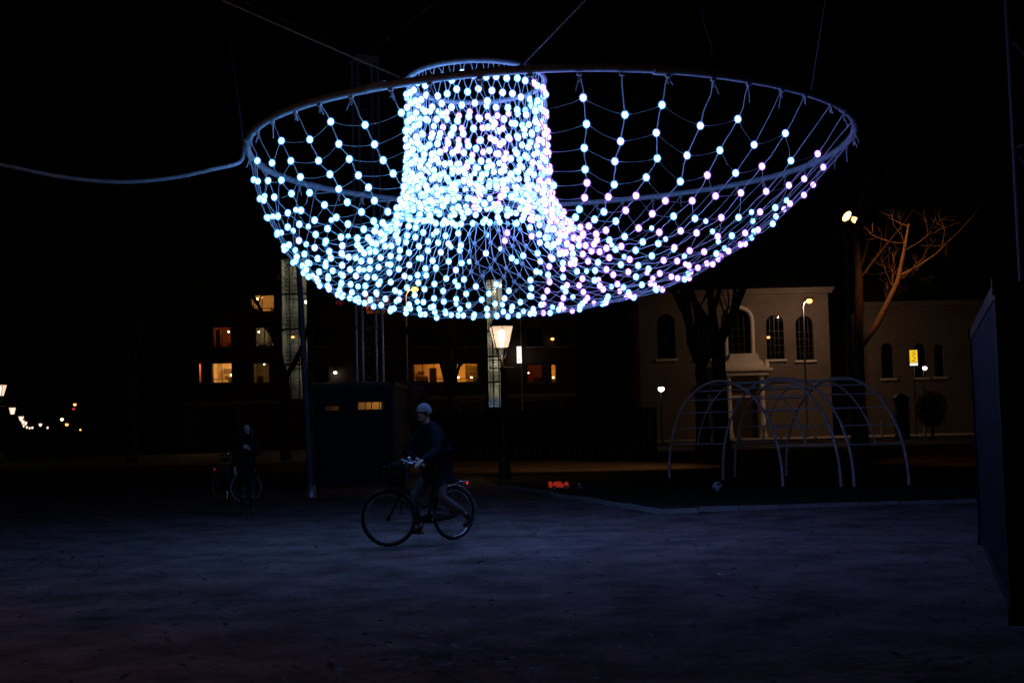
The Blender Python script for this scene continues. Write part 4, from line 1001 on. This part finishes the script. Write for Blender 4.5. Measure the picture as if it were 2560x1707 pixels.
    off = Vector((-FH.x, 0, 0))
    wheel(root, FH, steer=steer, front=True, mat_rim=rim_m)
    b = MB()
    for s in (-1, 1): b.tube([Vector((0, s * .055, r)), Vector((-.1, s * .06, .56)), Vector((-.165, s * .05, .7))], .013, 7)
    b.tube([(-.165, -.06, .7), (-.165, .06, .7)], .016, 7); b.tube([(-.165, 0, .66), (-.225, 0, .95)], .019, 8); b.build('fork', frame_m, fe)
    guard(fe, (0, 0, r), 35, 150)
    b = MB(); b.tube([(-.225, 0, .93), (-.24, 0, 1.06), (-.2, 0, 1.09)], .014, 8)
    for s in (-1, 1): b.tube([(-.2, 0, 1.09), (-.17, s * .1, 1.13), (-.2, s * .24, 1.13), (-.32, s * .3, 1.09), (-.46, s * .31, 1.05)], .012, 8)
    hb = b.build('handlebar', 'chrome', fe)
    for s in (-1, 1): MB().tube([(-.35, s * .302, 1.082), (-.48, s * .31, 1.045)], .018, 8).build('grip', 'rubber', hb)
    MB().ball((-.3, .24, 1.15), (.03, .03, .022), 10, 6).build('bell', 'chrome', hb)
    b = MB(); b.lathe([(.012, -.05), (.035, -.02), (.042, .03), (.04, .045)], 10, rot=Matrix.Rotation(R(90), 3, 'Y')); b.build('head_lamp', 'chrome', fe, (-.06, 0, .92))
    if crate:
        cr_ = link('front_crate', None, fe, (-.1, 0, .8)); cr_.empty_display_size = .1
        def slat(c, size): MB().box(c, size).build('crate_slat', 'rubber', cr_)
        slat((0, 0, 0), (.3, .4, .02))
        for z in (.06, .14, .22):
            for s in (-1, 1): slat((0, s * .2, z), (.3, .012, .06)); slat((s * .15, 0, z), (.012, .388, .06))
        b = MB(); b.tube([(-.1, .05, -.01), (-.06, .06, -.34)], .008, 6); b.tube([(-.1, -.05, -.01), (-.06, -.06, -.34)], .008, 6); b.build('crate_stay', frame_m, cr_)
        MB().ball((0, 0, .16), (.14, .18, .15), 12, 8).build('crate_bag', 'coat_black', cr_)
    return root
fw = G(973, 1366); BF = Vector((-.745, -.667, 0)).normalized(); mid = fw - BF * .55; mid.z = 0
bz = math.atan2(BF.y, BF.x)
bicycle('black city bicycle ridden left by the person in the grey cap', mid, bz, R(180) - bz - R(0) - math.pi * 0 + 0 if False else (math.pi - (bz % (2 * math.pi))), True)
wc = G(611, 1262)
bicycle('pale-rimmed bicycle parked behind the standing person', (wc.x - .34, wc.y + .45, 0), R(-48), R(48), False, 'dark_galv', 'ring_tube', False)

# ------------------------------------------------------------------ people
def skin_mesh(name, V, E, m, parent, sub=2, root=None, shape=None):
    names = list(V); idx = {k: i for i, k in enumerate(names)}
    me = bpy.data.meshes.new(name); me.from_pydata([V[k][0] for k in names], [(idx[a], idx[b_]) for a, b_ in E], [])
    o = bpy.data.objects.new(name, me); col.objects.link(o)
    md = o.modifiers.new('Skin', 'SKIN'); md.use_smooth_shade = True
    sv = me.skin_vertices[0].data
    for k in names:
        r = V[k][1]; sv[idx[k]].radius = (r, r) if not isinstance(r, tuple) else r; sv[idx[k]].use_root = (k == (root or names[0]))
    ss = o.modifiers.new('Sub', 'SUBSURF'); ss.levels = sub; ss.render_levels = sub
    bpy.context.view_layer.update()
    dg = bpy.context.evaluated_depsgraph_get(); nm = bpy.data.meshes.new_from_object(o.evaluated_get(dg)); nm.materials.clear(); nm.materials.append(MATS[m])
    bpy.data.objects.remove(o)
    for p in nm.polygons: p.use_smooth = True
    if shape: shape(nm)
    return link(name, nm, parent)
def hand_chain(V, E, key, wrist, d, palm_n, r=1.0, curl=.5):
    # palm and five fingers from the wrist along d; palm_n is the palm normal
    d = d.normalized(); n = palm_n.normalized(); s = d.cross(n).normalized()
    V[key + 'palm'] = (wrist + d * .055, (.032, .018)); E.append((key + 'wrist', key + 'palm'))
    for k, (off, ln) in enumerate(((-.027, .062), (-.009, .074), (.009, .07), (.026, .055))):
        b0 = wrist + d * .09 + s * off; V[f'{key}k{k}'] = (b0, .0095)
        p1 = b0 + (d * math.cos(curl) + n * math.sin(curl)) * ln * .5; p2 = p1 + (d * math.cos(curl * 2.4) + n * math.sin(curl * 2.4)) * ln * .5
        V[f'{key}m{k}'] = (p1, .0085); V[f'{key}t{k}'] = (p2, .007); E += [(key + 'palm', f'{key}k{k}'), (f'{key}k{k}', f'{key}m{k}'), (f'{key}m{k}', f'{key}t{k}')]
    t0 = wrist + d * .035 - s * .03; V[key + 'h0'] = (t0, .011); V[key + 'h1'] = (t0 + d * .03 - s * .02 + n * .015, .0095); V[key + 'h2'] = (t0 + d * .058 - s * .014 + n * .034, .008)
    E += [(key + 'palm', key + 'h0'), (key + 'h0', key + 'h1'), (key + 'h1', key + 'h2')]
def head_verts(V, E, neck, c, fdir, h=.235):
    u = Vector((0, 0, 1)); V['neck'] = (neck, .056); V['nape'] = (neck.lerp(c, .5) - fdir * .01, .058); V['skull'] = (c - fdir * .01, .092); V['crown'] = (c + u * h * .3 - fdir * .012, .07)
    V['jaw'] = (c - u * h * .3 + fdir * .045, .047); V['nose'] = (c - u * .015 + fdir * .098, .013); V['chin'] = (c - u * h * .42 + fdir * .058, .03)
    E += [('neck', 'nape'), ('nape', 'skull'), ('skull', 'crown'), ('skull', 'jaw'), ('jaw', 'chin'), ('skull', 'nose')]
def eyes_ears(root, c, fdir):
    s = fdir.cross(Vector((0, 0, 1))).normalized()
    for q in (-1, 1): MB().ball(c + fdir * .083 + s * q * .033 + Vector((0, 0, .012)), .011, 8, 5).build('eye', 'hair', root); MB().ball(c + s * q * .088 - fdir * .01, (.018, .018, .03), 8, 5).build('ear', 'skin', root)
    MB().ball(c + fdir * .085 - Vector((0, 0, .062)), (.012 + abs(s.x) * .012, .012 + abs(s.y) * .012, .006), 8, 5).build('mouth', 'toy_mouth', root)
mat('toy_mouth', (.3, .13, .11), .5)

# the rider: seated astride, in the bicycle's own axes (x forward)
Rd = thing('person', 'person in a grey cap, dark coat and pale trousers riding the bicycle', 'person', mid, bz)
def rot_steer(p):      # a point of the handlebar after steering
    a = math.pi - (bz % (2 * math.pi)); q = Vector((p[0], p[1], 0)); q = Matrix.Rotation(a, 3, 'Z') @ q; return Vector((.55 + q.x, q.y, p[2]))
gl, gr = rot_steer((-.42, .306, 1.06)), rot_steer((-.42, -.306, 1.06))
pel = Vector((-.26, 0, 1.0)); V = {}; E = []
V['pelvis'] = (pel, (.1, .09)); V['waist'] = (Vector((-.22, 0, 1.18)), (.1, .08)); V['chest'] = (Vector((-.16, 0, 1.38)), (.11, .085)); V['collar'] = (Vector((-.13, 0, 1.5)), .06)
E += [('pelvis', 'waist'), ('waist', 'chest'), ('chest', 'collar')]
hc_ = Vector((-.06, 0, 1.735)); head_verts(V, E, Vector((-.1, 0, 1.56)), hc_, Vector((.97, .1, -.2)).normalized()); E.append(('collar', 'neck'))
legs = {'l': (Vector((-.27, .11, .93)), Vector((-.17, .2, .60)), Vector((-.55, .26, .36)), Vector((-.6, .27, .30)), Vector((-.5, .27, .19))),
        'r': (Vector((-.25, -.11, .93)), Vector((.06, -.14, .58)), Vector((-.07, -.16, .2)), Vector((-.1, -.16, .17)), Vector((.06, -.17, .145)))}
arms = {'l': (Vector((-.14, .19, 1.46)), Vector((-.02, .3, 1.22)), gl), 'r': (Vector((-.14, -.19, 1.46)), Vector((.03, -.3, 1.22)), gr)}
for k, (hip, knee, ank, heel, toe) in legs.items():
    V[k + 'hip'] = (hip, .09); V[k + 'thigh'] = (hip.lerp(knee, .5), .075); V[k + 'knee'] = (knee, .055); V[k + 'calf'] = (knee.lerp(ank, .35), .053); V[k + 'ank'] = (ank, .026); V[k + 'toe'] = (ank.lerp(toe, .75), (.02, .015))
    E += [('pelvis', k + 'hip'), (k + 'hip', k + 'thigh'), (k + 'thigh', k + 'knee'), (k + 'knee', k + 'calf'), (k + 'calf', k + 'ank'), (k + 'ank', k + 'toe')]
for k, (sh, el, hd) in arms.items():
    d = (hd - el).normalized(); wr = hd - d * .075 + Vector((0, 0, .02))
    V[k + 'sh'] = (sh, .062); V[k + 'up'] = (sh.lerp(el, .5), .047); V[k + 'el'] = (el, .038); V[k + 'fore'] = (el.lerp(wr, .4), .036); V[k + 'wrist'] = (wr, .026)
    E += [('collar', k + 'sh'), (k + 'sh', k + 'up'), (k + 'up', k + 'el'), (k + 'el', k + 'fore'), (k + 'fore', k + 'wrist')]
    hand_chain(V, E, k, wr, d, Vector((0, 0, -1)) - d * d.z, curl=.75)
body = skin_mesh('body', V, E, 'skin', Rd, root='pelvis')
eyes_ears(Rd, hc_, Vector((.97, .1, -.2)).normalized())
# clothing
CV = {'hem_': (Vector((-.28, 0, .8)), (.24, .22)), 'pelvis': (pel, (.23, .2)), 'waist': (Vector((-.24, 0, 1.18)), (.21, .18)), 'chest': (Vector((-.17, 0, 1.38)), (.215, .175)), 'collar': (Vector((-.135, 0, 1.54)), .125), 'top': (Vector((-.1, 0, 1.63)), .1)}
CE = [('hem_', 'pelvis'), ('pelvis', 'waist'), ('waist', 'chest'), ('chest', 'collar'), ('collar', 'top')]
for k, (sh, el, hd) in arms.items():
    d = (hd - el).normalized(); CV[k + 'sh'] = (sh, .1); CV[k + 'up'] = (sh.lerp(el, .5), .085); CV[k + 'el'] = (el, .072); CV[k + 'cuff'] = (hd - d * .1 + Vector((0, 0, .02)), .046); CE += [('chest', k + 'sh'), (k + 'sh', k + 'up'), (k + 'up', k + 'el'), (k + 'el', k + 'cuff')]
skin_mesh('coat', CV, CE, 'coat_blue', Rd, root='pelvis')
skin_mesh('hood', {'a': (Vector((-.2, 0, 1.58)), (.12, .06)), 'b': (Vector((-.3, 0, 1.5)), (.1, .06)), 'c': (Vector((-.34, 0, 1.4)), (.06, .04))}, [('a', 'b'), ('b', 'c')], 'coat_blue', Rd, root='a')
TV = {'seat': (Vector((-.26, 0, .96)), (.165, .13))}; TE = []
for k, (hip, knee, ank, heel, toe) in legs.items():
    TV[k + 'hip'] = (hip, .108); TV[k + 'mid'] = (hip.lerp(knee, .5), .092); TV[k + 'knee'] = (knee, .074); TV[k + 'calf'] = (knee.lerp(ank, .45), .07); TV[k + 'hem'] = (knee.lerp(ank, .93), .058); TE += [('seat', k + 'hip'), (k + 'hip', k + 'mid'), (k + 'mid', k + 'knee'), (k + 'knee', k + 'calf'), (k + 'calf', k + 'hem')]
skin_mesh('trousers', TV, TE, 'chino', Rd, root='seat')
for k, (hip, knee, ank, heel, toe) in legs.items():
    skin_mesh('shoe', {'a': (ank + (knee - ank) * .05, .052), 'h': (heel, .046), 'b': (heel.lerp(toe, .5), (.045, .04)), 't': (toe, (.045, .034))}, [('a', 'h'), ('h', 'b'), ('b', 't')], 'shoe', Rd, root='a')
def dome(c, r, axis, m, name, parent, cut=-.15):
    b = MB(); n, q = 16, 8; vs = []; fs = []
    for i in range(q + 1):
        a = math.asin(cut) + (math.pi / 2 - math.asin(cut)) * i / q
        for k in range(n): t = 2 * math.pi * k / n; w = 1 + .05 * math.sin(t * 5 + i); vs.append(Vector((math.cos(a) * math.cos(t) * r[0] * w, math.cos(a) * math.sin(t) * r[1] * w, math.sin(a) * r[2])))
    for i in range(q):
        for k in range(n): fs.append((i * n + k, i * n + (k + 1) % n, (i + 1) * n + (k + 1) % n, (i + 1) * n + k))
    rt = Vector((0, 0, 1)).rotation_difference(Vector(axis)).to_matrix(); b.add([Vector(c) + rt @ v for v in vs], fs, 0, True); return b.build(name, m, parent)
cap = dome(hc_ + Vector((-.012, 0, .03)), (.106, .1, .112), (-.12, 0, 1), 'wool_grey', 'cap', Rd)
MB().tube([hc_ + Vector((-.012, 0, .02)) + Vector((math.cos(t) * .104, math.sin(t) * .098, math.cos(t) * .012)) for t in np.linspace(0, 6.283, 21)[:-1]], .007, 6, closed=True).build('cap_band', 'wool_grey', cap)

# the standing person with raised hand
wg = G(619, 1287); wfd = Vector((.28, -.96, .05)).normalized()
Wm = thing('person', 'long-haired person in black coat standing at left with one hand at the chest', 'person', wg, 0)
V = {}; E = []
V['pelvis'] = (Vector((0, 0, .96)), (.1, .085)); V['waist'] = (Vector((0, .01, 1.12)), (.085, .07)); V['chest'] = (Vector((0, 0, 1.3)), (.1, .075)); V['collar'] = (Vector((0, 0, 1.43)), .055)
E += [('pelvis', 'waist'), ('waist', 'chest'), ('chest', 'collar')]
wh_ = Vector((.0, -.02, 1.625)); head_verts(V, E, Vector((0, 0, 1.48)), wh_, wfd, .22); E.append(('collar', 'neck'))
wlegs = {'l': (Vector((.09, 0, .9)), Vector((.1, -.02, .5)), Vector((.09, .02, .09)), Vector((.13, -.12, .035))), 'r': (Vector((-.09, 0, .9)), Vector((-.09, .02, .5)), Vector((-.085, .08, .09)), Vector((-.1, -.07, .035)))}
warms = {'l': (Vector((.17, 0, 1.39)), Vector((.24, -.02, 1.12)), Vector((.08, -.2, 1.23))), 'r': (Vector((-.17, 0, 1.39)), Vector((-.23, .03, 1.12)), Vector((-.22, -.03, .86)))}
for k, (hip, knee, ank, toe) in wlegs.items():
    V[k + 'hip'] = (hip, .085); V[k + 'thigh'] = (hip.lerp(knee, .5), .07); V[k + 'knee'] = (knee, .052); V[k + 'calf'] = (knee.lerp(ank, .35), .05); V[k + 'ank'] = (ank, .026); V[k + 'toe'] = (ank.lerp(toe, .75), (.02, .015))
    E += [('pelvis', k + 'hip'), (k + 'hip', k + 'thigh'), (k + 'thigh', k + 'knee'), (k + 'knee', k + 'calf'), (k + 'calf', k + 'ank'), (k + 'ank', k + 'toe')]
for k, (sh, el, wr) in warms.items():
    V[k + 'sh'] = (sh, .055); V[k + 'up'] = (sh.lerp(el, .5), .042); V[k + 'el'] = (el, .035); V[k + 'fore'] = (el.lerp(wr, .4), .033); V[k + 'wrist'] = (wr, .024)
    E += [('collar', k + 'sh'), (k + 'sh', k + 'up'), (k + 'up', k + 'el'), (k + 'el', k + 'fore'), (k + 'fore', k + 'wrist')]
    d = (wr - el); hand_chain(V, E, k, wr, d, Vector((-.3, .9, .2)) if k == 'l' else Vector((1, 0, 0)), curl=.5)
skin_mesh('body', V, E, 'skin', Wm, root='pelvis'); eyes_ears(Wm, wh_, wfd)
for o in [c for c in Wm.children if c.name.startswith('ear')]: bpy.data.objects.remove(o)
CV = {'hem_': (Vector((0, .01, .56)), (.205, .16)), 'skirt': (Vector((0, .01, .75)), (.19, .15)), 'pelvis': (Vector((0, 0, .95)), (.175, .14)), 'waist': (Vector((0, .01, 1.12)), (.15, .125)), 'chest': (Vector((0, 0, 1.3)), (.17, .13)), 'collar': (Vector((0, 0, 1.45)), .1), 'top': (Vector((0, 0, 1.53)), .085)}
CE = [('hem_', 'skirt'), ('skirt', 'pelvis'), ('pelvis', 'waist'), ('waist', 'chest'), ('chest', 'collar'), ('collar', 'top')]
for k, (sh, el, wr) in warms.items():
    CV[k + 'sh'] = (sh, .075); CV[k + 'up'] = (sh.lerp(el, .5), .063); CV[k + 'el'] = (el, .055); CV[k + 'cuff'] = (el.lerp(wr, .93), .042); CE += [('chest', k + 'sh'), (k + 'sh', k + 'up'), (k + 'up', k + 'el'), (k + 'el', k + 'cuff')]
skin_mesh('coat', CV, CE, 'coat_black', Wm, root='pelvis')
for k, (hip, knee, ank, toe) in wlegs.items():
    skin_mesh('trouser_leg', {'a': (hip.lerp(knee, .3), .085), 'b': (knee, .062), 'c': (knee.lerp(ank, .4), .058)}, [('a', 'b'), ('b', 'c')], 'denim_dark', Wm, root='a')
    hl = Vector((ank.x, ank.y + .05, .045)); skin_mesh('boot', {'t': (knee.lerp(ank, .3), .064), 'm': (knee.lerp(ank, .7), .055), 'a': (Vector((ank.x, ank.y, .1)), .05), 'f': (toe.lerp(hl, .5), (.046, .04)), 'p': (toe + Vector((0, -.02, 0)), (.042, .034))}, [('t', 'm'), ('m', 'a'), ('a', 'f'), ('f', 'p')], 'shoe', Wm, root='t')
hv = {'a': (wh_ + Vector((-.02, .055, .045)), .085), 'b': (wh_ + Vector((-.015, .075, -.08)), .085), 'c': (wh_ + Vector((-.02, .1, -.26)), (.11, .06)), 'l1': (wh_ + Vector((.085, .04, -.04)), .03), 'l2': (wh_ + Vector((.1, .03, -.2)), .03), 'r1': (wh_ + Vector((-.095, .02, -.04)), .03), 'r2': (wh_ + Vector((-.11, .01, -.2)), .03)}
skin_mesh('hair', hv, [('a', 'b'), ('b', 'c'), ('b', 'l1'), ('l1', 'l2'), ('b', 'r1'), ('r1', 'r2')], 'hair', Wm, root='a')
